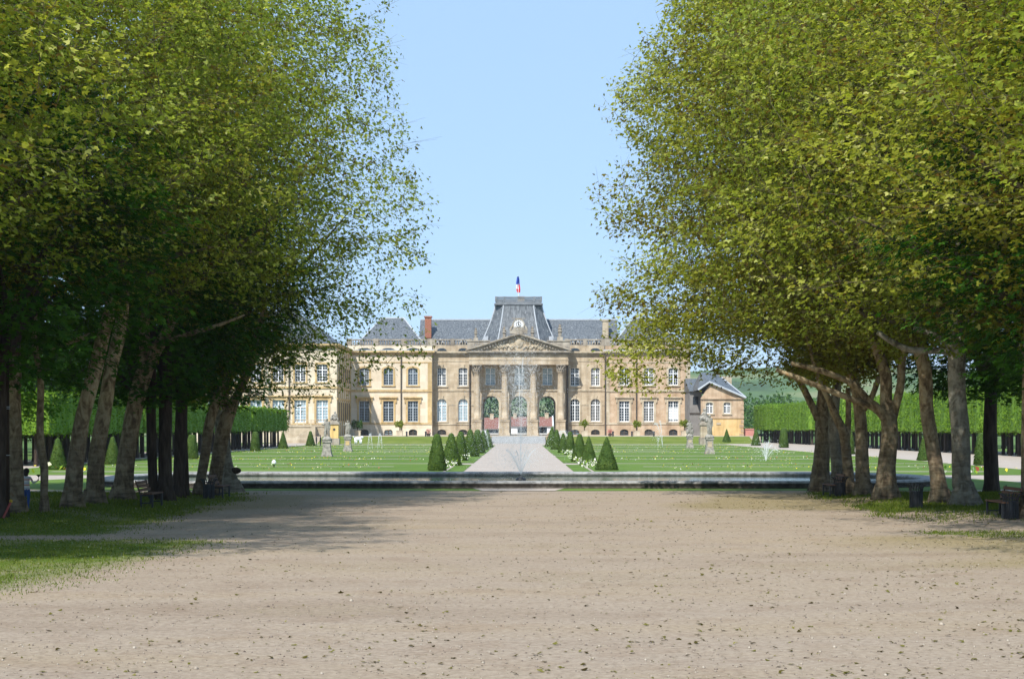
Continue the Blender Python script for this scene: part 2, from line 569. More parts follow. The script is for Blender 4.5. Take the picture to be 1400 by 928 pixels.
def gravel_mat():
    """gravel alley: fine stones, tyre and rain bands, sparse grass where attribute 'grass' is high, brown litter where 'dirt' is high"""
    m, nt, out = new_mat('alley_gravel')
    N, L = nt.nodes, nt.links
    tc = N.new('ShaderNodeTexCoord')

    def noise(sc, det, stretch=(1, 1, 1), rgh=0.6):
        mp = N.new('ShaderNodeMapping')
        mp.inputs['Scale'].default_value = stretch
        L.new(tc.outputs['Object'], mp.inputs[0])
        n = N.new('ShaderNodeTexNoise')
        n.inputs['Scale'].default_value = sc
        n.inputs['Detail'].default_value = det
        n.inputs['Roughness'].default_value = rgh
        L.new(mp.outputs[0], n.inputs[0])
        return n.outputs[0]

    def math_(op, a, b, clamp=False):
        q = N.new('ShaderNodeMath')
        q.operation = op
        q.use_clamp = clamp
        for i, s in enumerate((a, b)):
            if isinstance(s, (int, float)):
                q.inputs[i].default_value = s
            else:
                L.new(s, q.inputs[i])
        return q.outputs[0]

    def mix(f, a, b, mode='MIX'):
        q = N.new('ShaderNodeMix')
        q.data_type = 'RGBA'
        q.blend_type = mode
        for nm, s in (('Factor', f), ('A', a), ('B', b)):
            if isinstance(s, (int, float)):
                q.inputs[nm].default_value = s
            elif isinstance(s, tuple):
                q.inputs[nm].default_value = (*s, 1)
            else:
                L.new(s, q.inputs[nm])
        return q.outputs['Result']

    fine = noise(9.0, 10, (1, 1, 1), 0.75)
    band = noise(0.32, 5, (0.22, 1.0, 1))
    blot = noise(0.8, 7, (0.85, 1.0, 1), 0.7)
    r1 = ramp(nt, [(0.225, 0.176, 0.132), (0.34, 0.275, 0.213), (0.42, 0.35, 0.277)], [0.31, 0.5, 0.69])
    L.new(fine, r1.inputs[0])
    r2 = ramp(nt, [(0.87, 0.85, 0.835), (1, 1, 1), (1.0, 0.98, 0.91)], [0.36, 0.5, 0.66])
    L.new(band, r2.inputs[0])
    c = mix(0.9, r1.outputs[0], r2.outputs[0], 'MULTIPLY')
    r3 = ramp(nt, [(0.80, 0.73, 0.68), (1, 1, 1)], [0.36, 0.5])
    L.new(blot, r3.inputs[0])
    c = mix(0.5, c, r3.outputs[0], 'MULTIPLY')
    vo = N.new('ShaderNodeTexVoronoi')
    vo.inputs['Scale'].default_value = 13.0
    L.new(tc.outputs['Object'], vo.inputs[0])
    r4 = ramp(nt, [(0.55, 0.52, 0.48), (1, 1, 1)], [0.06, 0.22])
    L.new(vo.outputs['Distance'], r4.inputs[0])
    c = mix(0.55, c, r4.outputs[0], 'MULTIPLY')
    at = N.new('ShaderNodeAttribute')
    at.attribute_name = 'dirt'
    dn = noise(5.0, 8, (1, 1, 1), 0.75)
    df = math_('MULTIPLY', math_('ADD', math_('SUBTRACT', at.outputs['Fac'], 0.55), math_('MULTIPLY', dn, 1.0)), 1.6, True)
    df = math_('MULTIPLY', df, 0.85)
    r5 = ramp(nt, [(0.14, 0.105, 0.05), (0.26, 0.21, 0.11), (0.36, 0.30, 0.175)], [0.3, 0.5, 0.7])
    L.new(fine, r5.inputs[0])
    c = mix(df, c, r5.outputs[0])
    ag = N.new('ShaderNodeAttribute')
    ag.attribute_name = 'grass'
    gn = noise(6.0, 9, (0.6, 1, 1), 0.8)
    gf = math_('MULTIPLY', math_('SUBTRACT', math_('ADD', ag.outputs['Fac'], gn), 0.95), 3.5, True)
    r6 = ramp(nt, [(0.06, 0.10, 0.015), (0.095, 0.145, 0.02), (0.16, 0.18, 0.045)], [0.3, 0.5, 0.7])
    L.new(noise(2.5, 8, (0.5, 1, 1), 0.7), r6.inputs[0])
    c = mix(gf, c, r6.outputs[0])
    b = N.new('ShaderNodeBsdfPrincipled')
    b.inputs['Roughness'].default_value = 0.95
    b.inputs['Specular IOR Level'].default_value = 0.12
    L.new(c, b.inputs['Base Color'])
    bp = N.new('ShaderNodeBump')
    bp.inputs['Strength'].default_value = 0.8
    bp.inputs['Distance'].default_value = 0.05
    L.new(fine, bp.inputs['Height'])
    L.new(bp.outputs[0], b.inputs['Normal'])
    L.new(b.outputs[0], out.inputs[0])
    return m


M['gravel'] = gravel_mat()

# ------------------------------------------------------------------ ground and setting
def sheet(name, poly, z, mat, kind='structure'):
    b = MB()
    b.add([(p[0], p[1], z) for p in poly], [tuple(range(len(poly)))])
    o = b.build(name, mat)
    o['kind'] = kind
    return o


sheet('ground', [(-1500, -210), (1600, -210), (1600, 3250), (-1500, 3250)], -0.35, M['field'])


def grass_mask(x, y):
    x = np.asarray(x, dtype=float)
    y = np.asarray(y, dtype=float)
    n = vnoise(x, y, 3.0, 1) * 0.6 + vnoise(x, y, 1.1, 2) * 0.4
    w = (n - 0.5) * 4.0
    # strip under the left trees, then a bare track, then the front left patch
    strip_l = sstep(-9.6, -12.2, x + w * 0.8) * sstep(43.2, 46.0, y + w * 0.6) * (1 - sstep(72.0, 74.5, y))
    edge = -6.9 - 0.16 * np.clip(42 - y, 0, 20)
    patch_l = sstep(edge + 2.4, edge - 2.6, x + w * 0.9) * sstep(25.0, 30.5, y + w * 0.5 + (x + 10) * 0.5) * (1 - sstep(42.2, 44.8, y + w * 0.6))
    strip_r = sstep(11.4, 13.4, x - w * 0.5 + np.clip(66 - y, 0, 30) * 0.03) * sstep(47.5, 52.5, y + w * 0.5) * (1 - sstep(73.0, 75.0, y))
    strip_r = strip_r * (0.55 + 0.55 * sstep(0.36, 0.55, vnoise(x, y, 2.4, 5)))
    patch_r = 0.75 * sstep(9.5, 12.0, x + w) * sstep(42.5, 45.0, y) * (1 - sstep(46.5, 48.0, y))
    g = np.maximum(np.maximum(strip_l, patch_l), np.maximum(strip_r, patch_r))
    return np.clip(g * (0.45 + 0.75 * n), 0, 1)


def dirt_mask(x, y):
    x = np.asarray(x, dtype=float)
    y = np.asarray(y, dtype=float)
    n = vnoise(x, y, 4.0, 8)
    a = sstep(4.5, 9.5, x + (n - 0.5) * 3) * sstep(57, 61, y) * (1 - sstep(73, 75.5, y))
    b = 0.8 * sstep(7.5, 10.5, x + (n - 0.5) * 3) * sstep(33.5, 36, y) * (1 - sstep(43, 46, y))
    c = 0.8 * sstep(-8.2, -11, x + (n - 0.5) * 4) * sstep(53, 57, y) * (1 - sstep(70, 73, y))
    e = 0.16 * sstep(0.68, 0.85, vnoise(x, y * 1.8, 5.0, 12))
    return np.clip(np.maximum(np.maximum(a, b), np.maximum(c, e)) * (0.55 + 0.7 * n), 0, 1)


gx = np.linspace(-42, 42, 281)
gy = np.linspace(4, 76, 289)
GX, GY = np.meshgrid(gx, gy)
GZ = 0.05 * (vnoise(GX, GY, 6, 3) - 0.5) * sstep(0, 3, np.minimum(GY - 4, 76 - GY))
# low banks where the trees stand
GZ = GZ + 0.16 * sstep(12.0, 15.0, np.abs(GX)) * sstep(47, 54, GY) * (1 - sstep(69, 74, GY))
verts = np.stack([GX, GY, GZ], -1).reshape(-1, 3)
nx_, ny_ = len(gx), len(gy)
ii = (np.arange(ny_ - 1)[:, None] * nx_ + np.arange(nx_ - 1)[None, :]).reshape(-1)
me = np_mesh('gravel_alley', verts, np.stack([ii, ii + 1, ii + nx_ + 1, ii + nx_], -1), M['gravel'], smooth=True)
for nm, fn in (('grass', grass_mask), ('dirt', dirt_mask)):
    at = me.attributes.new(nm, 'FLOAT', 'POINT')
    at.data.foreach_set('value', fn(GX, GY).astype(np.float32).ravel())
tag(link('gravel_alley', me), kind='structure')


def ground_z(x, y):
    return 0.05 * (vnoise(x, y, 6, 3) - 0.5) * sstep(0, 3, np.minimum(y - 4, 76 - y)) + 0.16 * sstep(12.0, 15.0, np.abs(x)) * sstep(47, 54, y) * (1 - sstep(69, 74, y))


# gravel of the park round the basin and the parterre
b = MB()
b.quad((-42, 4, -0.03), (-110, 4, -0.03), (-110, 76, -0.03), (-42, 76, -0.03))
b.quad((110, 4, -0.03), (42, 4, -0.03), (42, 76, -0.03), (110, 76, -0.03))
b.quad((-110, 76, 0), (110, 76, 0), (110, 300, 0), (-110, 300, 0))
b.quad((-42, -200, -0.03), (42, -200, -0.03), (42, 4, 0), (-42, 4, 0))
o = b.build('gravel_ground', M['path'])
o['kind'] = 'structure'


def stadium(hx, hy, cy, n=20, power=2.6):
    pts = []
    for k in range(n * 4):
        a = 2 * math.pi * k / (n * 4)
        ca, sa = math.cos(a), math.sin(a)
        e = 2 / power
        pts.append((math.copysign(abs(ca) ** e, ca), math.copysign(abs(sa) ** e, sa)))
    # straight middle, rounded ends
    r = hy
    return [(p[0] * r + math.copysign(hx - r, p[0]) if abs(p[0]) > 1e-6 else p[0] * r, cy + p[1] * r) for p in pts]


BY = 87.0
outer = stadium(26.0, 11.2, BY)
b = MB()
b.add([(p[0], p[1], 0.012) for p in outer], [tuple(range(len(outer)))])
o = b.build('lawn_ring', M['lawn'])
o['kind'] = 'structure'
# short gravel approach to the basin, over the ring of turf
sheet('gravel_approach', [(-1.6, 75.5), (1.6, 75.5), (2.2, 79.0), (-2.2, 79.0)], 0.022, M['path'])

for sg, nm in ((-1, 'left'), (1, 'right')):
    xi = 42.5 if sg < 0 else 55.5
    sheet('woodland_floor', [(sg * xi, 80), (sg * 109, 80), (sg * 109, 299), (sg * xi, 299)][::sg], 0.01, M['field'])

# basin: rounded stone rim swept round a stadium, with the water inside
basin = thing('fountain_basin', 'long low stone basin with rounded rim in front of the parterre', 'basin', (0, BY, 0))
b = MB()
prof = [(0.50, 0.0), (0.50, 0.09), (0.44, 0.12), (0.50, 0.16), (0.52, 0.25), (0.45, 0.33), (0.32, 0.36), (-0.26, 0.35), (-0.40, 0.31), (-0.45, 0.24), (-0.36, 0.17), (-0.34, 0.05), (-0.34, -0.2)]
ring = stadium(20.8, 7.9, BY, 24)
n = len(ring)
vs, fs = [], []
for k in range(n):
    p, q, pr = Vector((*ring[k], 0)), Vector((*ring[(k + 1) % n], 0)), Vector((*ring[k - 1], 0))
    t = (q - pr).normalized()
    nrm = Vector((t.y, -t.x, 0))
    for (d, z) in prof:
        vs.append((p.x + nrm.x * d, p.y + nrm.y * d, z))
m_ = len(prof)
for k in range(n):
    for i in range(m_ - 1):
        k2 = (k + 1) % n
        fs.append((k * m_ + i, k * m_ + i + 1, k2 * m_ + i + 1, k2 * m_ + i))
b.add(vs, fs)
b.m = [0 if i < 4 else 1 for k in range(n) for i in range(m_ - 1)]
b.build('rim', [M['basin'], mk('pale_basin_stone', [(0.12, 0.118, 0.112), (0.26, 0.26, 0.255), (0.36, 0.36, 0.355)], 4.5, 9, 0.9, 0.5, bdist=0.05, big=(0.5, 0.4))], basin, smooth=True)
b = MB()
b.add([(p[0] * 0.985, BY + (p[1] - BY) * 0.965, 0.13) for p in ring], [tuple(range(n))])
b.build('pool_water', M['pool'], basin)
b = MB()
b.lathe([(0.28, 0.0), (0.26, 0.22), (0.1, 0.3), (0.08, 0.36)], 0.12, BY, 14)
b.build('nozzle', M['dark_metal'], basin, smooth=True)

# parterre lawns left and right of the central path, cut by pale cross paths
for s in (-1, 1):
    for (y0, y1, xi, xo) in ((100.5, 131.5, 4.9, 34), (133.0, 166.0, 3.6, 34), (168.2, 212, 3.6, 33), (215, 262, 3.6, 33)):
        sheet('lawn', [(s * xi, y0), (s * xo, y0), (s * xo, y1), (s * xi, y1)] if s > 0 else [(s * xo, y0), (s * xi, y0), (s * xi, y1), (s * xo, y1)], 0.012, M['lawn'])
    sheet('lawn_bank', [(s * 4.6, 268), (s * 34, 268), (s * 34, 279), (s * 4.6, 279)][::s], 0.012, M['lawn'])
    for (y0, y1, xa, xb) in ((107.5, 108.6, 7.0, 30), (121, 121.9, 9, 30), (149, 150.1, 9, 31), (188, 189.6, 8, 31), (199, 201, 4, 18), (236, 238.5, 8, 31)):
        sheet('bed_path', [(s * xa, y0), (s * xb, y0), (s * xb, y1), (s * xa, y1)][::s], 0.018, M['path'])
    for (y0, y1) in ((106, 128), (135, 163), (171, 209)):
        sheet('verge', [(s * 3.55, y0 - 2), (s * 4.7, y0 - 2), (s * 4.7, y1), (s * 3.55, y1)][::s], 0.02, M['lawn'])
    sheet('outer_lawn', [(s * 37, 84), (s * 44, 84), (s * 44, 118), (s * 37, 118)][::s], 0.012, M['lawn'])
sheet('garden_path', [(-3.45, 98), (3.45, 98), (3.45, 284), (-3.45, 284)], 0.024, M['path'])

# terrace of the palace
TZ = 1.2
b = MB()
b.quad((-34, 284, 0), (-4.7, 284, 0), (-4.7, 292, TZ), (-34, 292, TZ))
b.quad((4.7, 284, 0), (40, 284, 0), (40, 292, TZ), (4.7, 292, TZ))
o = b.build('grass_bank', M['bank'])
o['kind'] = 'structure'
b = MB()
b.box(-36, 42, 292, 560, -0.3, TZ)
o = b.build('terrace', M['paving'])
o['kind'] = 'structure'
b = MB()
for i in range(8):
    b.box(-4.6, 4.6, 284.6 + i * 0.95, 292.4, i * 0.15, (i + 1) * 0.15 - 0.002 + (0.004 if i == 7 else 0))
tag(b.build('garden_steps', M['step']), 'flight of shallow grey stone steps up to the palace terrace', 'steps')
for s in (-1, 1):
    b = MB()
    b.box(s * 5.25 - 0.55, s * 5.25 + 0.55, 284.0, 285.2, 0, 1.15)
    b.box(s * 5.25 - 0.65, s * 5.25 + 0.65, 283.9, 285.3, 1.15, 1.32)
    b.ball((s * 5.25, 284.6, 1.6), 0.42, 12, 8, 1, 1, 0.75)
    tag(b.build('step_pedestal', M['pink']), 'squat pink stone pedestal at the %s end of the terrace steps' % ('left' if s < 0 else 'right'), 'pedestal', 'pedestals beside the steps')


# far hill with fields
xs = np.linspace(-1400, 1500, 117)
ys = np.linspace(560, 3200, 90)
HX, HYY = np.meshgrid(xs, ys)
hz = -0.5 + 56 * np.exp(-((HX - 330) / 420) ** 2 - ((HYY - 1750) / 620) ** 2) + 46 * np.exp(-((HX + 500) / 520) ** 2 - ((HYY - 2000) / 600) ** 2)
hz += 5 * vnoise(HX, HYY, 150, 4) * sstep(600, 1000, HYY)
i2 = (np.arange(89)[:, None] * 117 + np.arange(116)[None, :]).reshape(-1)
me = np_mesh('hill', np.stack([HX, HYY, hz], -1).reshape(-1, 3), np.stack([i2, i2 + 1, i2 + 118, i2 + 117], -1),
             mk('hill_fields', [(0.035, 0.075, 0.02), (0.07, 0.13, 0.03), (0.14, 0.18, 0.06), (0.19, 0.2, 0.09)], 0.009, 3, 0.95, stretch=(1, 0.5, 1), poss=[0.38, 0.48, 0.55, 0.62]), smooth=True)
tag(link('hill', me), kind='structure')

# ------------------------------------------------------------------ leaf meshes
def rot_frames(n, up_bias=0.6, out=None, out_w=0.0, g=rng):
    """random leaf frames: (normal, along, across)"""
    nr = g.normal(size=(n, 3)) * (1 - up_bias)
    nr[:, 2] += up_bias * 0.9
    if out is not None:
        nr = nr + out * out_w
    nr /= np.linalg.norm(nr, axis=1, keepdims=True) + 1e-9
    a = g.normal(size=(n, 3))
    a -= nr * (a * nr).sum(1, keepdims=True)
    a /= np.linalg.norm(a, axis=1, keepdims=True) + 1e-9
    return nr, a, np.cross(nr, a)


# three-lobed leaf: three kites from one base
def kite(ang, length, wide):
    c, s = math.cos(ang), math.sin(ang)
    pts = [(0, 0, 0), (0.42 * length, -wide, 0.05), (length, 0, -0.06), (0.42 * length, wide, 0.05)]
    return [(c * p[0] - s * p[1], s * p[0] + c * p[1], p[2]) for p in pts]


PLANE_T = np.array(kite(0, 1.0, 0.30) + kite(1.0, 0.82, 0.26) + kite(-1.0, 0.82, 0.26))
CHEST_T = np.array(sum([kite(a, l, 0.17) for a, l in ((0, 1.0), (0.85, 0.85), (-0.85, 0.85), (1.75, 0.6), (-1.75, 0.6))], []))
QUAD_T = np.array(kite(0, 1.0, 0.33))


def leaves(centers, size, templ, up=0.55, out=None, out_w=0.0, vary=0.35, g=rng, base=None):
    n = len(centers)
    nr, a, c = rot_frames(n, up, out, out_w, g)
    s = size * (1 + vary * g.uniform(-1, 1, n))
    T = templ
    V = (centers[:, None, :] + s[:, None, None] * (T[None, :, 0:1] * a[:, None, :] + T[None, :, 1:2] * c[:, None, :] + T[None, :, 2:3] * nr[:, None, :]))
    k = len(T)
    nf = k // 4
    Q = np.arange(n * k).reshape(n * nf, 4)
    lv = g.beta(2.2, 2.2, n) if base is None else np.clip(base + g.normal(0, 0.17, n), 0, 1)
    return V.reshape(-1, 3), Q, np.repeat(lv, nf)


def interp(zs, rs):
    return lambda z: np.interp(z, zs, rs)


def make_crown(name, seed, leafmat, templ, leaf, z0, zfork, zs, r_in, r_out, r_y, n_per, sig=(0.40, 0.40, 0.26), limbs=9, up=0.55, barkmat=None, lump=0.22, droop=0.0):
    """returns (branch mesh, leaf mesh); local origin on the ground, alley side is +x"""
    n_cl, per = n_per
    g = np.random.default_rng(seed)
    rr = random.Random(seed)
    zt = zs[-1]
    fin, fout, fy = interp(zs, r_in), interp(zs, r_out), interp(zs, r_y)
    ph = [(rr.uniform(0, 6.28), rr.uniform(0, 6.28), rr.randint(2, 5), rr.uniform(0.5, 1.3)) for _ in range(5)]

    def rad(a, z):
        ca, sa = np.cos(a), np.sin(a)
        rx = np.where(ca > 0, fin(z), fout(z))
        ry = fy(z)
        r = 1 / np.sqrt((ca / rx) ** 2 + (sa / ry) ** 2)
        w = 0
        for (p1, p2, k, kz) in ph:
            w = w + np.sin(k * a + p1 + kz * z) * np.sin(kz * z * 0.7 + p2)
        return r * (1 + lump * np.clip(w / 2.2, -0.9, 0.7))

    # cluster centres, filled towards the outside
    wz = np.array([fin(z) + fout(z) + fy(z) for z in np.linspace(z0, zt, 60)])
    zc = g.choice(np.linspace(z0, zt, 60), n_cl, p=wz / wz.sum()) + g.uniform(-0.2, 0.2, n_cl)
    ac = g.uniform(0, 2 * np.pi, n_cl)
    # more area on the alley side
    fr = g.uniform(0.12, 1.0, n_cl) ** 0.36
    rc = rad(ac, zc) * fr
    C = np.stack([rc * np.cos(ac), rc * np.sin(ac), zc], -1)
    C[:, 2] -= droop * sstep(4.0, 8.5, C[:, 0]) * (1 - sstep(7.0, 12.0, zc))
    bm_ = MB()
    # limbs
    nodes = []
    for i in range(limbs):
        a = 2 * math.pi * i / limbs + rr.uniform(-0.3, 0.3)
        tgt_z = z0 + (zt - z0) * rr.uniform(0.35, 0.95)
        if i % 3 == 0:
            tgt_z = z0 + (zt - z0) * rr.uniform(0.12, 0.35)
        rt = float(rad(np.array([a]), np.array([tgt_z]))[0]) * rr.uniform(0.42, 0.66)
        e = Vector((rt * math.cos(a), rt * math.sin(a), tgt_z))
        s0 = Vector((0, 0, zfork - rr.uniform(0, 0.6)))
        mid = Vector((e.x * 0.45, e.y * 0.45, s0.z + (e.z - s0.z) * rr.uniform(0.45, 0.62)))
        pts, rads = [], []
        for k in range(9):
            t = k / 8
            p = s0 * (1 - t) ** 2 + mid * 2 * t * (1 - t) + e * t * t
            p += Vector((rr.uniform(-1, 1), rr.uniform(-1, 1), rr.uniform(-1, 1))) * 0.18 * math.sin(math.pi * t)
            pts.append(p)
            rads.append(0.17 * (1 - t) ** 1.1 + 0.022)
        bm_.tube(pts, rads, 7, jit=0.06, rnd=rr)
        nodes += pts[2:]
    NA = np.array([tuple(p) for p in nodes])
    # twigs
    P0 = np.zeros_like(C)
    first = np.array([np.sqrt(((NA - c) ** 2).sum(1)).min() for c in C])
    for ci in np.argsort(first):
        c = C[ci]
        d = NA - c
        dist = np.sqrt((d ** 2).sum(1)) + 0.7 * np.maximum(NA[:, 2] - c[2], 0)
        j = int(np.argmin(dist))
        p0 = Vector(NA[j])
        P0[ci] = NA[j]
        p3 = Vector(c)
        ln = (p3 - p0).length
        mid = p0.lerp(p3, 0.5) + Vector((rr.uniform(-1, 1), rr.uniform(-1, 1), rr.uniform(0.0, 1.0))) * 0.12 * ln
        r0 = 0.006 + 0.004 * min(ln, 4)
        bm_.tube([p0, p0.lerp(mid, 0.5) * 0.5 + (p0.lerp(mid, 0.5)) * 0.5, mid, mid.lerp(p3, 0.6), p3], [r0, r0 * 0.8, r0 * 0.6, r0 * 0.4, 0.004], 3, cap=False)
        dr = (p3 - mid).normalized() if (p3 - mid).length > 1e-6 else Vector((0, 0, 1))
        NA = np.vstack([NA, np.array(mid)[None], np.array(p3)[None]])
        for _ in range(3):
            w = Vector((rr.uniform(-1, 1), rr.uniform(-1, 1), rr.uniform(-0.5, 0.7)))
            q = p3 + (dr * 0.6 + w * 0.8) * rr.uniform(0.4, 1.0)
            bm_.tube([mid.lerp(p3, rr.uniform(0.3, 1.0)), q], [0.005, 0.003], 3, cap=False)
    me_b = bpy.data.meshes.new(name + '_branches')
    me_b.from_pydata(bm_.v, [], bm_.f)
    me_b.materials.append(barkmat)
    # leaves
    idx = np.repeat(np.arange(n_cl), per)
    off = np.clip(g.normal(size=(len(idx), 3)), -1.9, 1.9) * np.array(sig)
    ctr = C[idx] + off
    # push some along the twig toward the limb so boughs are clothed
    outv = np.stack([np.cos(ac), np.sin(ac), np.full(n_cl, 0.25)], -1)[idx]
    back = g.uniform(0, 1, len(idx)) ** 1.6 * 2.0
    ctr = ctr - outv * back[:, None] * 0.8
    along = g.uniform(0, 1, len(idx)) < 0.36
    u_ = g.uniform(0.12, 1.0, len(idx))[:, None]
    ctr = np.where(along[:, None], P0[idx] * (1 - u_) + C[idx] * u_ + g.normal(size=(len(idx), 3)) * 0.24, ctr)
    tone = np.clip(g.normal(0.5, 0.19, n_cl), 0.08, 0.92)[idx]
    V, Q, lv = leaves(ctr, leaf, templ, up, outv, 0.35, g=g, base=tone)
    me_l = np_mesh(name + '_leaves', V, Q, leafmat, lv)
    return me_b, me_l


PL = []
for i in range(6):
    low = i >= 4
    ZS = [5.3, 6.0, 7.0, 9.0, 12.0, 15.5, 18.8, 22.0, 25.5] if low else [5.8, 6.5, 7.5, 9.5, 12.0, 15.0, 17.5, 20.0, 22.0]
    PL.append(make_crown('plane', 100 + i, M['plane_leaf'] if i % 2 == 0 else M['plane_leaf_green'], PLANE_T, 0.125, ZS[0], 6.6, ZS,
                         ([7.4, 8.7, 9.5, 10.0, 9.9, 8.9, 7.7, 6.6, 3.4] if i == 4 else [7.4, 8.4, 8.9, 9.0, 8.9, 8.8, 8.4, 7.9, 5.0]) if low else [4.4, 6.2, 7.6, 8.6, 8.8, 8.2, 7.2, 5.4, 2.2],
                         [0.6, 1.4, 2.8, 4.2, 4.8, 4.8, 4.2, 3.0, 1.4], [0.9, 1.7, 2.8, 3.9, 4.4, 4.4, 4.0, 3.2, 1.8],
                         (1900, 54) if i == 4 else ((1800, 46) if low else (1000, 33)), barkmat=M['twig'], limbs=13 if low else 10, lump=0.08 if low else 0.16, droop=1.5 if low else 0.5))
CH = []
for i in range(3):
    CH.append(make_crown('chestnut', 200 + i, M['chestnut_leaf'], CHEST_T, 0.19, 4.2, 4.6, [3.8, 5.0, 7.0, 10.0, 12.5, 14.5, 15.5],
                         [2.8, 4.4, 5.2, 5.0, 3.9, 2.3, 0.8], [2.8, 4.4, 5.2, 5.0, 3.9, 2.3, 0.8], [2.8, 4.4, 5.2, 5.0, 3.9, 2.3, 0.8],
                         (520, 34), sig=(0.5, 0.5, 0.22), limbs=8, up=0.75, barkmat=M['trunk_dark'], lump=0.22))
WD = []
for i in range(3):
    WD.append(make_crown('broadleaf', 300 + i, M['wood_leaf'], QUAD_T, 0.34, 2.6, 4.0, [2.4, 4.0, 7.0, 10.0, 13.0, 15.0, 16.2],
                         [3.2, 4.9, 5.6, 5.2, 4.0, 2.2, 0.6], [3.2, 4.9, 5.6, 5.2, 4.0, 2.2, 0.6], [3.2, 4.9, 5.6, 5.2, 4.0, 2.2, 0.6],
                         (480, 34), sig=(0.6, 0.6, 0.4), limbs=7, up=0.5, barkmat=M['trunk_dark'], lump=0.28))


def smooth_path(pts, n=3):
    """Catmull-Rom through (vector, radius) pairs"""
    out = []
    P = [Vector(p[0]) for p in pts]
    Rr = [p[1] for p in pts]
    for i in range(len(P) - 1):
        p0, p1, p2, p3 = P[max(i - 1, 0)], P[i], P[i + 1], P[min(i + 2, len(P) - 1)]
        for k in range(n):
            t = k / n
            q = 0.5 * ((2 * p1) + (p2 - p0) * t + (2 * p0 - 5 * p1 + 4 * p2 - p3) * t * t + (3 * p1 - p0 - 3 * p2 + p3) * t ** 3)
            out.append((q, Rr[i] * (1 - t) + Rr[i + 1] * t))
    out.append((P[-1], Rr[-1]))
    return out


def trunk_mesh(D, path, limbs, seed, flare=1.0):
    """trunk and limbs measured on the photo, at the tree's own distance"""
    rr = random.Random(seed)
    b = MB()
    pts = []
    bx, by, bw = path[0]
    z0 = float(ground_z(X(bx, D), D)) - 0.25 if D < 76 else -0.1
    base = Vector((X(bx, D), D, z0))
    k = D / F
    pts.append((base, bw * k * 0.5 * (1.25 * flare)))
    pts.append((Vector((X(bx, D), D, z0 + 0.38)), bw * k * 0.5 * (1.10 * flare)))
    pts.append((Vector((X(bx + (path[1][0] - bx) * 0.3, D), D, z0 + 0.85)), bw * k * 0.5 * 1.02))
    for (x, y, w) in path[1:]:
        pts.append((Vector((X(x, D) + rr.uniform(-.02, .02), D + rr.uniform(-0.15, 0.15), Z(y, D))), w * k * 0.5))
    sp = smooth_path(pts, 4)
    # continue into the crown
    last, lr = sp[-1]
    prev = sp[-4][0]
    d = (last - prev).normalized()
    d = (d + Vector((0, 0, 0.8))).normalized()
    for j in range(1, 4):
        sp.append((last + d * 1.1 * j, lr * (1 - 0.2 * j)))
    b.tube([p for p, _ in sp], [r for _, r in sp], 14, jit=0.035, rnd=rr)
    # root flare lobes
    for j in range(5):
        a = j * 1.256 + rr.uniform(-.3, .3)
        r = bw * k * 0.5
        s = base + Vector((math.cos(a) * r * 0.75, math.sin(a) * r * 0.75, 0.75))
        e = base + Vector((math.cos(a) * r * 1.5 * flare, math.sin(a) * r * 1.5 * flare, 0.12))
        b.tube([s, s.lerp(e, 0.5) + Vector((0, 0, -0.1)), e], [r * 0.34, r * 0.36, r * 0.16], 7, jit=0.05, rnd=rr)
    for lb in limbs:
        lp = []
        for j, (x, y, w) in enumerate(lb):
            lp.append((Vector((X(x, D), D - 0.12 * j + rr.uniform(-0.1, 0.1), Z(y, D))), w * k * 0.5))
        q = smooth_path(lp, 3)
        b.tube([p for p, _ in q], [r for _, r in q], 9, jit=0.05, rnd=rr)
    return b, base, last


def plane_tree(D, path, limbs, var, side, label, seed, bark='bark', crown=True, rot=0.0, sc=1.0, flare=1.0, name='plane_tree', lib=None, group='plane trees lining the alley', cx=None):
    b, base, top = trunk_mesh(D, path, limbs, seed, flare)
    t = thing(name, label, 'tree', (base.x, D, 0), group)
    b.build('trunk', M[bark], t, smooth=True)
    if crown:
        if lib is None:
            var = (5 if side < 0 else 4) if D > 67.5 else var % 4
        meb, mel = (lib or PL)[var]
        zs_ = (0.8 if D < 50 else (0.9 if D < 67 and side < 0 else 1.0)) if lib is None else 1.0
        rz = (0 if side < 0 else math.pi) + rot
        dx = (top.x if cx is None else cx) - base.x
        for nm, m_ in (('branches', meb), ('crown', mel)):
            o = link(nm, m_, t, (dx, 0, (0.4 if side < 0 else 0.0) + (1.2 - zs_) * 5 * (zs_ < 1)), rz)
            o.scale = (sc * ((0.97 if D > 67.5 else 1.0) if side < 0 else 1.07), sc, sc * zs_)
    return t


# left row, measured
plane_tree(53.4, [(22, 708, 23), (20, 640, 22), (19, 560, 20), (20, 500, 18), (17, 455, 17)], [], 0, -1,
           'grey ringed plane trunk at the far left edge, beside the lamp post and child', 1, rot=0.1, group='plane trees left of the alley')
plane_tree(53.8, [(61, 707, 10), (58, 640, 11), (57, 590, 10), (54, 520, 9), (48, 470, 8), (47, 430, 7)], [], 1, -1,
           'thin straight plane stem standing just right of the child', 2, crown=False, group='plane trees left of the alley')
plane_tree(57.0, [(98, 699, 25), (104, 630, 23), (112, 575, 21), (122, 540, 20), (131, 500, 20), (143, 455, 18), (147, 435, 17)],
           [[(141, 452, 10), (128, 458, 8), (110, 463, 7), (86, 473, 6.5), (62, 481, 6), (42, 487, 4.5)]], 1, -1,
           'leaning plane tree with one long bare branch reaching left', 3, rot=-0.15, group='plane trees left of the alley')
plane_tree(60.2, [(129, 693, 25), (134, 620, 22), (144, 560, 20), (152, 508, 18), (162, 455, 18), (168, 430, 16)], [], 2, -1,
           'leaning plane trunk between the long-branched one and the forked one', 4, rot=0.2, crown=False, group='plane trees left of the alley')
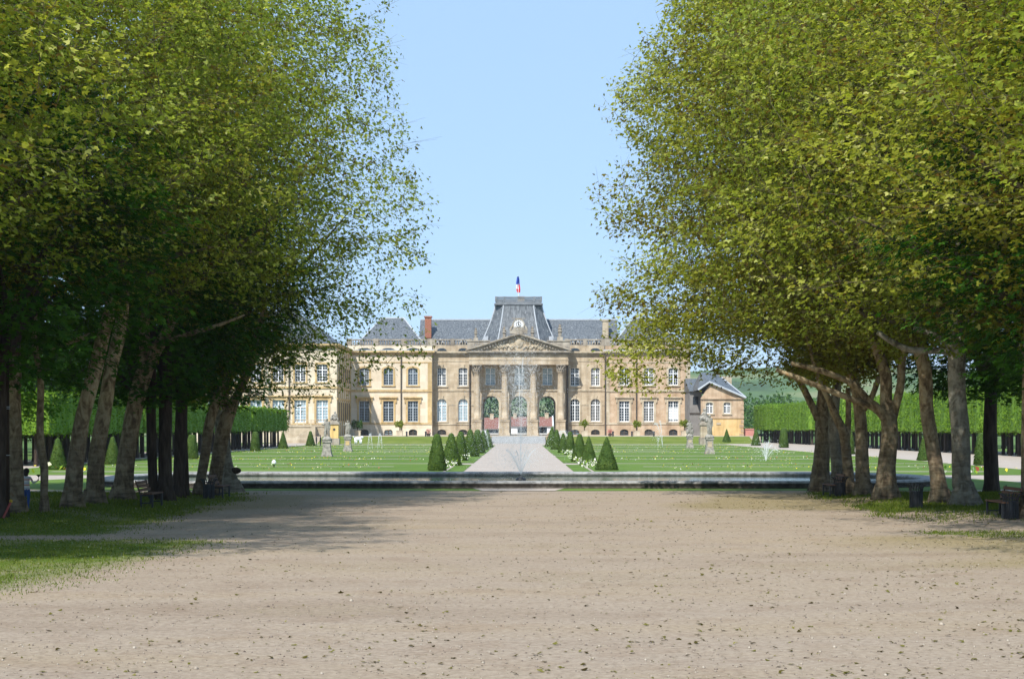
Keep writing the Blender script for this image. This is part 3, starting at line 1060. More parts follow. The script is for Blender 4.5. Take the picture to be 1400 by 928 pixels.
plane_tree(63.5, [(168, 688, 27), (172, 625, 24), (183, 555, 23), (195, 512, 23), (208, 490, 18), (226, 455, 15), (236, 435, 13)],
           [[(196, 512, 18), (198, 485, 16), (200, 450, 15), (202, 425, 12)], [(186, 488, 9), (200, 478, 8), (230, 466, 8), (262, 457, 7), (300, 446, 5), (338, 432, 2.2)]], 3, -1,
           'forked plane tree with a long branch rising to the right, left of the dark trunks', 5, rot=-0.1, group='plane trees left of the alley')
plane_tree(69.5, [(272, 679, 13), (279, 625, 13.5), (287, 578, 14), (297, 545, 14), (306, 520, 14), (313, 490, 13)], [], 4, -1,
           'slim curved plane trunk leaning right, just right of the dark trunks', 6, rot=0.15, crown=False, group='plane trees left of the alley')
plane_tree(70.3, [(292, 678, 19), (299, 628, 19), (307, 585, 20), (315, 560, 18), (325, 540, 12), (333, 522, 12), (345, 495, 11)],
           [[(312, 566, 14), (307, 540, 12), (307, 518, 12), (314, 490, 11)]], 2, -1,
           'plane tree forked low in a Y beside the pale mottled trunk', 7, rot=-0.2, cx=-13.6, sc=0.74, group='plane trees left of the alley')
tl10 = plane_tree(75.0, [(314, 671, 24), (307, 630, 20), (302, 585, 17), (297, 555, 16), (290, 520, 14), (283, 500, 13)], [[(300, 565, 12), (312, 530, 9), (320, 500, 8)]], 0, -1,
                  'pale mottled plane tree with flared foot, last of the left row before the basin', 8, 'bark_pale', rot=0.0, flare=1.25, cx=-13.0, group='plane trees left of the alley')
b = MB()
b.ball((X(323, 75), 74.9, Z(643, 75)), 0.24, 14, 10, 1.0, 0.45, 0.62)
b.build('burl', M['trunk_dark'], tl10, smooth=True)
# dark chestnuts among them
plane_tree(64.5, [(226, 687, 20), (226, 620, 18), (226, 540, 18), (227, 470, 17), (228, 440, 15)], [[(210, 689, 15), (209, 640, 13), (209, 560, 13), (210, 470, 12), (212, 440, 10)]],
           0, -1, 'very dark double-stemmed chestnut standing upright in the left row', 9, 'trunk_dark', rot=0.6, sc=0.85, cx=-14.5, name='chestnut_tree', lib=CH, group='chestnuts in the left row')
plane_tree(67.0, [(243, 684, 16), (246, 620, 16), (249, 540, 16), (252, 470, 15), (253, 445, 14)], [], 1, -1,
           'very dark single chestnut trunk right of the double-stemmed one', 10, 'trunk_dark', rot=2.1, crown=False, name='chestnut_tree', lib=CH, group='chestnuts in the left row')
plane_tree(51.2, [(1, 713, 14), (1, 640, 14), (1, 560, 14), (0, 500, 14), (-3, 455, 13)], [], 2, -1,
           'dark red-brown trunk cut by the left edge of the picture', 11, 'trunk_dark', rot=1.0, name='chestnut_tree', lib=CH, group='chestnuts in the left row')
# right row
plane_tree(75.5, [(1121, 671, 27), (1123, 640, 24), (1125, 600, 21), (1125, 570, 20), (1124, 545, 15), (1130, 500, 13)],
           [[(1119, 572, 12), (1110, 555, 10), (1098, 533, 9), (1084, 512, 8), (1070, 496, 6)]], 1, 1,
           'ringed plane tree at the basin end of the right row, limb reaching left', 21, rot=0.1, sc=1.03, cx=13.6, group='plane trees right of the alley')
plane_tree(72.8, [(1144, 674, 18), (1144, 640, 17.5), (1143, 605, 17), (1140, 564, 14), (1146, 510, 12)], [], 3, 1,
           'pale mottled plane trunk squeezed behind its neighbours in the right row', 22, 'bark_pale', rot=-0.2, cx=13.6, group='plane trees right of the alley')
plane_tree(70.0, [(1161, 678, 16), (1158, 625, 14), (1152, 592, 13), (1142, 568, 11), (1132, 545, 9), (1120, 520, 7)], [[(1157, 615, 9), (1159, 570, 8), (1158, 530, 7)]], 2, 1,
           'slim mossy plane stem bending left, right of the pale mottled trunk', 23, rot=0.25, cx=14, crown=False, group='plane trees right of the alley')
plane_tree(68.2, [(1180, 680, 21), (1179, 625, 18), (1178, 575, 17), (1172, 535, 15), (1160, 502, 13), (1148, 478, 12)], [[(1180, 560, 9), (1192, 540, 8), (1200, 515, 7)]], 0, 1,
           'plane tree with plain straight foot, left of the big low-forked one', 24, rot=-0.1, cx=14.0, group='plane trees right of the alley')
plane_tree(64.5, [(1211, 686, 29), (1213, 640, 25), (1215, 600, 23), (1215, 572, 22), (1213, 545, 17), (1211, 515, 16), (1204, 490, 15), (1196, 470, 14)],
           [[(1211, 570, 14), (1198, 556, 10), (1185, 546, 9.5), (1163, 525, 9), (1122, 508, 8), (1078, 497, 6)],
            [(1210, 572, 13), (1195, 558, 9), (1164, 546, 8.5), (1122, 530, 8), (1080, 514, 7), (1058, 506, 5)],
            [(1219, 574, 16), (1224, 556, 12), (1229, 525, 11), (1230, 495, 11), (1238, 464, 9), (1243, 440, 7)]], 4, 1,
           'big plane tree forking low into four limbs, two sweeping far left', 25, rot=0.0, cx=14.2, group='plane trees right of the alley')
plane_tree(60.8, [(1285, 692, 23), (1279, 640, 20), (1273, 595, 19), (1268, 555, 19), (1263, 508, 19), (1254, 470, 19), (1247, 445, 17)], [], 1, 1,
           'plane trunk leaning left between the bin and the pale straight trunk', 26, rot=-0.25, group='plane trees right of the alley')
plane_tree(58.8, [(1319, 696, 30), (1315, 655, 26), (1312, 600, 25), (1310, 530, 24), (1308, 465, 24), (1308, 432, 20)],
           [[(1300, 482, 11), (1285, 480, 8.5), (1262, 480, 9), (1236, 477, 9), (1212, 466, 8), (1195, 455, 6)],
            [(1300, 476, 11), (1288, 466, 8), (1272, 457, 8), (1247, 449, 7)], [(1312, 470, 14), (1322, 448, 11), (1334, 425, 9)]], 3, 1,
           'pale straight plane trunk with flared foot and level limbs, right side', 27, 'bark_pale', rot=0.2, flare=1.3, group='plane trees right of the alley')
# nearer trees of both rows: only their boughs hang into the picture
for (D, x, side, v, rz, lab) in (
        (46.5, -16.6, -1, 3, 0.3, 'plane boughs filling the left edge at mid height above the lamp post'),
        (39.0, -16.4, -1, 1, -0.2, 'plane boughs hanging in the upper left, second nearest on that side'),
        (31.5, -16.2, -1, 4, 0.1, 'nearest plane boughs with large leaves in the top left corner'),
        (51.5, 15.9, 1, 0, -0.15, 'plane boughs filling the right edge above the benches'),
        (44.5, 16.2, 1, 2, 0.2, 'plane boughs hanging in the upper right, third nearest on that side'),
        (37.5, 16.4, 1, 4, 0.0, 'plane boughs hanging in the upper right, second nearest on that side'),
        (30.5, 16.4, 1, 1, -0.2, 'nearest plane boughs with large leaves in the top right corner')):
    px_ = CX + x * F / D
    py_ = HY + F * H / D
    k = F / D
    plane_tree(D, [(px_, py_, 1.0 * k), (px_ - side * 2, py_ - 2.5 * k, 0.8 * k), (px_ - side * 6, py_ - 6 * k, 0.7 * k)], [], v, side, lab, int(D * 10), rot=rz,
               group='plane trees %s of the alley' % ('left' if side < 0 else 'right'))


def tree_from(lib, v, x, y, sc, rz, label, group, name, trunk_r=0.28, trunk_h=5.0, bark='trunk_dark'):
    t = thing(name, label, 'tree', (x, y, 0), group)
    b = MB()
    b.tube([(x, y, -0.2), (x + .02, y, 0.5), (x - .05, y, trunk_h * 0.5 * sc), (x, y, trunk_h * sc)], [trunk_r * 1.5, trunk_r * 1.1, trunk_r, trunk_r * 0.8], 9)
    b.build('trunk', M[bark], t, smooth=True)
    for nm, m_ in zip(('branches', 'crown'), lib[v]):
        o = link(nm, m_, t, (0, 0, 0), rz)
        o.scale = (sc, sc, sc)
    return t


for (x, y, v, sc, rz, lab) in ((-21.0, 47, 0, 1.0, 0.4, 'dark chestnut canopy behind the plane boughs, low on the left edge'),
                               (-20.5, 56, 1, 1.05, 2.0, 'dark chestnut canopy behind the leaning plane trunks on the left'),
                               (-23.5, 66, 2, 0.8, 4.0, 'dark chestnut canopy behind the left dark trunks'),
                               (-24.0, 77, 0, 0.8, 5.2, 'dark chestnut canopy at the basin end behind the left row'),
                               (-13.6, 68.5, 2, 0.98, 1.1, 'bright green chestnut boughs showing high between left plane boughs')):
    tree_from(CH, v, x, y, sc, rz, lab, 'chestnuts left of the alley', 'chestnut_tree', 0.3 if x < -15 else 0.16)
for (x, y, v, sc, rz, lab) in ((20.8, 54, 1, 1.05, 0.9, 'chestnut canopy above the right bench at the picture edge'),
                               (20.5, 63, 2, 1.05, 3.0, 'chestnut canopy behind the pale straight trunk on the right'),
                               (20.5, 73, 0, 1.05, 4.6, 'chestnut canopy behind the low-forked plane on the right'),
                               (16.9, 50.0, 0, 1.08, 2.2, 'bright green chestnut boughs among plane leaves on the upper right')):
    tree_from(CH, v, x, y, sc, rz, lab, 'chestnuts right of the alley', 'chestnut_tree', 0.3 if x > 18 else 0.2)

# trees behind the hedges
for i, (x, y, sc) in enumerate(((-52, 118, 0.9), (-47, 134, 0.8), (-56, 150, 1.0), (-48, 168, 0.82), (-57, 186, 1.0), (-49, 205, 0.85), (-58, 224, 1.05), (-50, 240, 0.8),
                                (-66, 136, 1.1), (-68, 170, 1.1), (-70, 205, 1.15), (-60, 104, 1.0), (-44, 96, 0.75), (-72, 112, 1.0))):
    tree_from(WD, i % 3, x, y, sc, i * 1.7, 'leafy broadleaf tree among those rising behind the left clipped hedge', 'trees behind the left hedge', 'broadleaf_tree')
for i, (x, y, sc) in enumerate(((62, 128, 1.0), (66, 150, 0.95), (63, 172, 1.05), (70, 196, 1.0), (64, 222, 0.9), (72, 248, 1.05), (78, 165, 1.2), (80, 215, 1.1), (58, 110, 1.0), (70, 105, 1.0), (44, 92, 0.7), (52, 98, 0.9))):
    tree_from(WD, (i + 1) % 3, x, y, sc, i * 2.3, 'leafy broadleaf tree among those rising behind the right clipped hedge', 'trees behind the right hedge', 'broadleaf_tree')


# far woodland masses
def woodland(name, boxes, n, seed, size=0.9, mat='far_leaf'):
    g = np.random.default_rng(seed)
    cs = []
    for (x0, x1, y0, y1, zmax, nt) in boxes:
        for _ in range(nt):
            cx, cy = g.uniform(x0, x1), g.uniform(y0, y1)
            h = zmax * g.uniform(0.6, 1.0)
            r = h * g.uniform(0.28, 0.42)
            bz = 1.0
            m = int(n * (r * h) / 40)
            a = g.normal(size=(m, 3))
            a /= np.linalg.norm(a, axis=1, keepdims=True)
            a *= (g.uniform(0.5, 1.0, (m, 1)) ** 0.5) * (1 + 0.18 * np.sin(a[:, :1] * 9 + cx) * np.sin(a[:, 2:] * 8))
            cs.append(np.stack([cx + a[:, 0] * r, cy + a[:, 1] * r, bz + h * 0.52 + a[:, 2] * h * 0.5], -1))
    c = np.concatenate(cs)
    V, Q, lv = leaves(c, size, QUAD_T, 0.35, g=g)
    return link(name, np_mesh(name, V, Q, M[mat], lv))


tag(woodland('woodland', [(-30, 32, 440, 500, 17, 26), (-150, -45, 300, 380, 15, 40)], 240, 5), kind='stuff')
tag(woodland('parkland_woods', [(62, 120, 380, 520, 11, 40), (110, 190, 300, 430, 14, 30), (-230, -110, 150, 300, 16, 30), (110, 220, 150, 300, 16, 30)], 260, 8, 0.8, 'wood_leaf'), kind='stuff')
tag(woodland('hill_woods', [(60, 300, 600, 800, 15, 45)], 130, 6, 1.5, 'wood_leaf'), kind='stuff')

# ------------------------------------------------------------------ clipped hedges on stilts
def hedge_block(x0, x1, y0, y1, z0, z1, label, group, seed, nx=3, ny=None, fluff=9000):
    t = thing('pleached_hedge', label, 'hedge', ((x0 + x1) / 2, (y0 + y1) / 2, 0), group)
    g = np.random.default_rng(seed)
    b = MB()
    st = 0.45

    def face(fn, nu, nv):
        vs, fs = [], []
        for i in range(nu + 1):
            for j in range(nv + 1):
                vs.append(fn(i / nu, j / nv))
        for i in range(nu):
            for j in range(nv):
                a = i * (nv + 1) + j
                fs.append((a, a + 1, a + nv + 2, a + nv + 1))
        b.add(vs, fs)
    LX, LY, LZ = x1 - x0, y1 - y0, z1 - z0
    nX, nY, nZ = max(2, int(LX / st)), max(2, int(LY / st)), max(2, int(LZ / st))

    def wob(p):
        x, y, z = p
        w = 0.10 * math.sin(x * 2.1 + y * 1.3 + seed) + 0.10 * math.sin(y * 1.9 + z * 0.4 + seed) + 0.05 * math.sin(z * 3.1 + y * 4.0)
        cx, cy = (x - (x0 + x1) / 2) / LX, (y - (y0 + y1) / 2) / LY
        rnd = 0.35 if (abs(cx) > 0.49 and abs(cy) > 0.49) else 0.0
        return (x + cx * w * 1.6 - cx * rnd, y + cy * w * 1.6 - cy * rnd, z + (0.12 * math.sin(x * 3 + y * 2.2) if z < z0 + 0.1 else 0.05 * math.sin(y * 2.5)))
    for xx in (x0, x1):
        face(lambda u, v, xx=xx: wob((xx, y0 + u * LY, z0 + v * LZ)), nY, nZ)
    for yy in (y0, y1):
        face(lambda u, v, yy=yy: wob((x0 + u * LX, yy, z0 + v * LZ)), nX, nZ)
    for zz in (z0, z1):
        face(lambda u, v, zz=zz: wob((x0 + u * LX, y0 + v * LY, zz)), nX, nY)
    fo = b.build('foliage', M['hedge'], t, smooth=True)
    # leaf fringe on the clipped faces
    n = fluff
    pick = g.uniform(0, 1, n)
    px_ = np.where(pick < 0.55, np.where(g.uniform(0, 1, n) < 0.6, x0 if x0 > 0 else x1, x1 if x0 > 0 else x0), g.uniform(x0, x1, n))
    py_ = np.where((pick >= 0.55) & (pick < 0.75), y0, g.uniform(y0, y1, n))
    pz_ = np.where(pick >= 0.9, z0 + g.normal(0, 0.12, n), np.where(pick >= 0.75, z1, g.uniform(z0, z1, n)))
    c = np.stack([px_, py_, pz_], -1) + g.normal(0, 0.13, (n, 3))
    V, Q, lv = leaves(c, 0.22, QUAD_T, 0.3, g=g)
    V -= np.array(t['_w'])
    link('leaf_fringe', np_mesh('leaf_fringe', V, Q, M['hedge_leaf'], lv), fo)
    ny = ny or max(2, int(LY / 2.6))
    for i in range(nx):
        for j in range(ny):
            b = MB()
            tx, ty = x0 + LX * (i + 0.5) / nx + g.uniform(-.15, .15), y0 + LY * (j + 0.5) / ny + g.uniform(-.2, .2)
            r = g.uniform(0.13, 0.2)
            b.tube([(tx, ty, -0.1), (tx + .02, ty, 0.4), (tx, ty, z0 + 0.4)], [r * 1.3, r, r * 0.9], 6)
            b.build('trunk', M['trunk_dark'], t)


for i, (y0, y1) in enumerate(((122, 152), (153.5, 184), (185.5, 214), (215.5, 248))):
    hedge_block(-41.5, -34.0, y0, y1, 2.4, 5.35, 'clipped hedge on bare trunks left of the parterre, %s from the palace' % ('fourth', 'third', 'second', 'first')[i], 'clipped hedges on stilts on the left', 40 + i, 3)
for i, (y0, y1, dx) in enumerate(((150, 168, 1.6), (170.5, 190, 0.8), (193, 212, 0.0), (215, 236, 0.0), (239.5, 262, 0.0), (266, 290, -0.5), (293, 318, -1.5))):
    hedge_block(46.0 + dx, 53.0 + dx, y0, y1, 2.4, 6.75, 'clipped hedge on bare trunks right of the parterre, %s from the palace' % ('seventh', 'sixth', 'fifth', 'fourth', 'third', 'second', 'first')[i], 'clipped hedges on stilts on the right', 50 + i, 3)
hedge_block(46.5, 58.0, 128, 147, 2.4, 6.7, 'shaded leafy end block of the right clipped hedge, nearest the bench', 'clipped hedges on stilts on the right', 60, 4)


# ------------------------------------------------------------------ topiary cones
def cone_meshes(seed, h, r0, r1=0.12, power=1.0):
    """unit-free: builds a clipped yew cone of height h, foot radius r0"""
    g = np.random.default_rng(seed)
    rr = random.Random(seed)
    b = MB()
    nz, na = 34, 40
    vs, fs = [], []
    ph = [(rr.uniform(0, 6.3), rr.randint(2, 7), rr.uniform(2, 7)) for _ in range(6)]
    for i in range(nz + 1):
        t = i / nz
        base_r = r1 + (r0 - r1) * (1 - t) ** power
        if t > 0.93:
            base_r *= math.sqrt(max(0.0, 1 - ((t - 0.93) / 0.07) ** 2)) + 0.03
        if t < 0.05:
            base_r *= 0.9 + 2 * t
        for k in range(na):
            a = 2 * math.pi * k / na
            w = sum(math.sin(p + kk * a + kz * t * 3) for p, kk, kz in ph) / 6
            r = base_r * (1 + 0.07 * w) + rr.uniform(-0.012, 0.012)
            vs.append((r * math.cos(a), r * math.sin(a), 0.03 + h * t))
    for i in range(nz):
        for k in range(na):
            k2 = (k + 1) % na
            fs.append((i * na + k, i * na + k2, (i + 1) * na + k2, (i + 1) * na + k))
    me = bpy.data.meshes.new('clipped_cone')
    me.from_pydata(vs, [], fs)
    me.materials.append(M['yew'])
    me.polygons.foreach_set('use_smooth', [True] * len(me.polygons))
    n = 3200
    t = 1 - np.sqrt(g.uniform(0.0, 1, n))
    a = g.uniform(0, 6.2832, n)
    r = r1 + (r0 - r1) * (1 - t) ** power + g.normal(0.0, 0.02, n)
    c = np.stack([r * np.cos(a), r * np.sin(a), 0.05 + h * t * 0.97], -1)
    V, Q, lv = leaves(c, 0.085, QUAD_T, 0.2, np.stack([np.cos(a), np.sin(a), 0.3 * np.ones(n)], -1), 0.6, g=g)
    return me, np_mesh('yew_sprigs', V, Q, M['yew_leaf'], lv)


CONES = [cone_meshes(1, 2.45, 0.60, 0.17, 0.75), cone_meshes(2, 2.45, 0.72, 0.14, 0.95), cone_meshes(3, 2.45, 0.85, 0.05, 1.0), cone_meshes(4, 2.45, 0.62, 0.30, 0.6)]
ORD = ['first', 'second', 'third', 'fourth', 'fifth', 'sixth', 'seventh', 'eighth']


def topiary(x, ybase, ytop, var, label, group, wide=1.0):
    D = depth(ybase)
    hh = (ybase - ytop) * D / F / 2.45
    t = thing('topiary_cone', label, 'topiary', (X(x, D), D, 0), group)
    me, sp = CONES[var]
    o = link('clipped_foliage', me, t, (0, 0, 0), random.uniform(0, 6.28))
    o.scale = (hh * wide, hh * wide, hh)
    link('sprigs', sp, o)
    b = MB()
    b.tube([(X(x, D), D, -0.1), (X(x, D), D, 0.35)], [0.09, 0.08], 6)
    b.build('stem', M['trunk_dark'], t)
    return t


for i, (x, yb, yt, v) in enumerate(((597.5, 643.5, 593, 0), (617, 636.5, 592, 1), (630, 629.5, 590, 0), (643, 624, 587, 1), (653, 619.5, 587, 0), (660.5, 615, 588, 1), (666.5, 611.5, 586, 2))):
    topiary(x, yb, yt, v, '%s clipped yew cone from the basin, left edge of the central path' % ORD[i], 'yew cones left of the central path', (1, 1.05, 1, 1.1, 1.2, .9, .9)[i])
for i, (x, yb, yt, v) in enumerate(((829.5, 642.5, 597, 2), (805, 636, 596, 2), (792.5, 631, 593, 1), (779.5, 621.5, 590, 0), (770, 619, 592, 1), (761, 614.5, 587, 1), (754.5, 610.5, 583, 2))):
    topiary(x, yb, yt, v, '%s clipped yew cone from the basin, right edge of the central path' % ORD[i], 'yew cones right of the central path', (1.0, 0.9, 1.05, 1, .9, 1, 1)[i])
for i, (x, yb, yt, v) in enumerate(((79, 642, 599, 1), (154, 634.5, 597, 1), (262.5, 627.5, 594, 3), (349, 616.5, 590, 3), (387, 613, 589, 2), (424.5, 609.5, 589, 1))):
    topiary(x, yb, yt, v, '%s yew cone from the left picture edge, on the outer left lawn' % ORD[i], 'yew cones on the left lawn edge', (1.0, 1, 1, 1, 0.85, 1.1)[i])
for i, (x, yb, yt, v) in enumerate(((1345, 636, 591, 3), (1265, 629.5, 592, 1), (1160, 621, 588, 3), (1071.5, 612, 585, 3), (1033.5, 609, 587, 1), (993.5, 606.3, 586, 2))):
    topiary(x, yb, yt, v, '%s yew cone from the right picture edge, on the outer right lawn' % ORD[i], 'yew cones on the right lawn edge', (1.15, 1, 1, 0.95, 1.0, 0.9)[i])

# ------------------------------------------------------------------ palace
def wall_panel(b, x0, x1, z0, z1, y, ops, depth_=0.45, axis='y'):
    """wall face with real openings and reveals. ops: (xa, xb, za, zb, rise)"""
    def P(u, w, d=0.0):
        return (u, y + d, w) if axis == 'y' else (y + d, u, w)
    xs_ = sorted({x0, x1, *[o[0] for o in ops], *[o[1] for o in ops]})
    zs_ = sorted({z0, z1, *[o[2] for o in ops], *[o[3] for o in ops]})
    for i in range(len(xs_) - 1):
        for j in range(len(zs_) - 1):
            cx, cz = (xs_[i] + xs_[i + 1]) / 2, (zs_[j] + zs_[j + 1]) / 2
            if any(o[0] < cx < o[1] and o[2] < cz < o[3] for o in ops):
                continue
            b.quad(P(xs_[i], zs_[j]), P(xs_[i + 1], zs_[j]), P(xs_[i + 1], zs_[j + 1]), P(xs_[i], zs_[j + 1]))
    for (xa, xb, za, zb, rise) in ops:
        d = depth_
        zsps = zb - rise
        b.quad(P(xa, za), P(xa, zsps), P(xa, zsps, d), P(xa, za, d))
        b.quad(P(xb, za), P(xb, za, d), P(xb, zsps, d), P(xb, zsps))
        b.quad(P(xa, za), P(xa, za, d), P(xb, za, d), P(xb, za))
        if rise <= 0.01:
            b.quad(P(xa, zb), P(xb, zb), P(xb, zb, d), P(xa, zb, d))
        else:
            n = 12
            w = (xb - xa) / 2
            cv = []
            for k in range(n + 1):
                a = math.pi * (1 - k / n)
                cv.append(((xa + xb) / 2 + w * math.cos(a), zsps + rise * math.sin(a)))
            for k in range(n):
                (ua, wa), (ub, wb) = cv[k], cv[k + 1]
                b.quad(P(ua, wa), P(ub, wb), P(ub, zb), P(ua, zb))
                b.quad(P(ua, wa), P(ua, wa, d), P(ub, wb, d), P(ub, wb))


def arch_pts(xa, xb, za, zb, rise, n=12):
    pts = [(xa, za), (xb, za)]
    w = (xb - xa) / 2
    zsps = zb - rise
    for k in range(n + 1):
        a = math.pi * k / n
        pts.append(((xa + xb) / 2 + w * math.cos(a), zsps + rise * math.sin(a)))
    return pts if rise > 0.01 else [(xa, za), (xb, za), (xb, zb), (xa, zb)]


def window_proto(parent, w, h, rise, nx, nz, pane='glass', origin=(0, 0, 0), frame='white', trans=0.68, blind=0.0):
    """casement with mullion, transom, glazing bars; pane is its sub-part. Origin at sill centre on the glass plane"""
    ox, oy, oz = origin
    b = MB()
    fw = 0.10
    b.box(ox - w / 2, ox - w / 2 + fw, oy - 0.06, oy + 0.06, oz, oz + h)
    b.box(ox + w / 2 - fw, ox + w / 2, oy - 0.06, oy + 0.06, oz, oz + h)
    b.box(ox - w / 2 + fw, ox + w / 2 - fw, oy - 0.058, oy + 0.058, oz, oz + 0.16)
    b.box(ox - w / 2 + fw, ox + w / 2 - fw, oy - 0.058, oy + 0.058, oz + h - fw, oz + h)
    b.box(ox - 0.09, ox + 0.09, oy - 0.075, oy + 0.05, oz + 0.16, oz + h - fw)
    zt = h * trans
    b.box(ox - w / 2 + fw, ox + w / 2 - fw, oy - 0.07, oy + 0.045, oz + zt - 0.075, oz + zt + 0.075)
    hw = w / 2 - fw - 0.09
    for s in (-1, 1):
        c = ox + s * (0.09 + hw / 2)
        for i in range(1, nx):
            xx = c - hw / 2 + hw * i / nx
            b.box(xx - 0.024, xx + 0.024, oy - 0.05, oy + 0.03, oz + 0.16, oz + h - fw)
        nl = max(1, round(nz * trans))
        for i in range(1, nl):
            zz = oz + 0.16 + (zt - 0.26) * i / nl
            b.box(c - hw / 2, c + hw / 2, oy - 0.048, oy + 0.028, zz - 0.024, zz + 0.024)
        nu = max(1, nz - nl)
        for i in range(1, nu):
            zz = oz + zt + 0.1 + (h - fw - zt - 0.1) * i / nu
            b.box(c - hw / 2, c + hw / 2, oy - 0.048, oy + 0.028, zz - 0.024, zz + 0.024)
    o = b.build('window', M[frame], parent, origin=origin)
    b = MB()
    b.prism_xz([(ox - w / 2, oz), (ox + w / 2, oz), (ox + w / 2, oz + h), (ox - w / 2, oz + h)], oy + 0.08, oy + 0.11)
    p = b.build('pane', M[pane], o)
    if blind:
        b = MB()
        b.box(ox - w / 2 + fw, ox + w / 2 - fw, oy + 0.02, oy + 0.06, oz + h * blind[0], oz + h * blind[1])
        b.build('blind', M['blind'], o)
    return o


def place_copy(proto, parent, loc):
    c = copy_tree(proto, parent)
    c.location = Vector(loc) - Vector(parent['_w'])
    return c


YB, YP, YC = 328.0, 325.2, 323.9            # body wall, side pavilions, portico columns
pal = thing('palace', 'long classical sandstone palace with domed centre, clock and columned portico', 'palace', (0, YB, TZ))


def surround(b, xc, za, zb, w, y, t=0.32, pr=0.10, rise=0.0, hood=False, sill=True, key=False):
    """stone frame round an opening"""
    xa, xb = xc - w / 2, xc + w / 2
    if rise > 0.01:
        zs_ = zb - rise
        b.box(xa - t, xa, y - pr, y + 0.03, za, zs_)
        b.box(xb, xb + t, y - pr, y + 0.03, za, zs_)
        n = 12
        for k in range(n):
            a0, a1 = math.pi * (1 - k / n), math.pi * (1 - (k + 1) / n)
            p = []
            for a, r in ((a0, 0), (a1, 0), (a1, t), (a0, t)):
                p.append((xc + (w / 2 + r) * math.cos(a), zs_ + (rise + r) * math.sin(a)))
            b.prism_xz(p, y - pr, y + 0.03)
        if key:
            b.prism_xz([(xc - 0.22, zb - 0.05), (xc + 0.22, zb - 0.05), (xc + 0.34, zb + 0.62), (xc - 0.34, zb + 0.62)], y - pr - 0.16, y)
    else:
        b.box(xa - t, xa, y - pr, y + 0.03, za, zb)
        b.box(xb, xb + t, y - pr, y + 0.03, za, zb)
        b.box(xa - t, xb + t, y - pr, y + 0.03, zb, zb + t)
    if sill:
        b.box(xa - t - 0.06, xb + t + 0.06, y - pr - 0.14, y + 0.02, za - 0.24, za - 0.001)
    if hood:
        b.box(xa - t - 0.25, xb + t + 0.25, y - 0.16, y + 0.02, zb + t + 0.002, zb + t + 0.22)
        b.box(xa - t - 0.45, xb + t + 0.45, y - 0.42, y + 0.02, zb + t + 0.222, zb + t + 0.42)
        for s in (xa - t - 0.12, xb + t + 0.12):
            b.box(s - 0.13, s + 0.13, y - 0.24, y + 0.01, zb - 0.35, zb + t)


def cornice(b, x0, x1, y, z, s=1.0, dent=True, wrap=0.0):
    """stepped cornice with dentils, bottom at z"""
    b.box(x0 - 0.12 - wrap, x1 + 0.12 + wrap, y - 0.14, y + 0.02, z, z + 0.28 * s)
    if dent:
        k = x0
        while k < x1 - 0.2:
            b.box(k, k + 0.26, y - 0.36, y - 0.141, z + 0.06 * s, z + 0.278 * s)
            k += 0.56
    b.box(x0 - 0.35 - wrap, x1 + 0.35 + wrap, y - 0.55, y + 0.02, z + 0.28 * s + 0.001, z + 0.50 * s)
    b.box(x0 - 0.55 - wrap, x1 + 0.55 + wrap, y - 0.80, y + 0.02, z + 0.50 * s + 0.001, z + 0.80 * s)


def balustrade(b, x0, x1, y, z, h=1.2):
    b.box(x0, x1, y, y + 0.45, z, z + 0.22)
    b.box(x0, x1, y - 0.05, y + 0.5, z + h - 0.24, z + h)
    n = max(2, int((x1 - x0) / 0.5))
    for i in range(n):
        x = x0 + (x1 - x0) * (i + 0.5) / n
        b.lathe([(0.09, z + 0.22), (0.17, z + 0.42), (0.10, z + 0.65), (0.09, z + h - 0.24)], x, y + 0.22, 7, False)


Zb = lambda y: Z(y, YB)
Zp = lambda y: Z(y, YP)
Xb = lambda x: X(x, YB)
Xp = lambda x: X(x, YP)

# --- body either side of the portico
XPORT, XBODY, XPAV = 9.15, 16.75, 33.2
ZCOR = Zb(486)                # underside of the main cornice
protos = {}


def get_window(key, parent, loc, **kw):
    if key not in protos:
        protos[key] = window_proto(parent, origin=loc, **kw)
        return protos[key]
    return place_copy(protos[key], parent, loc)


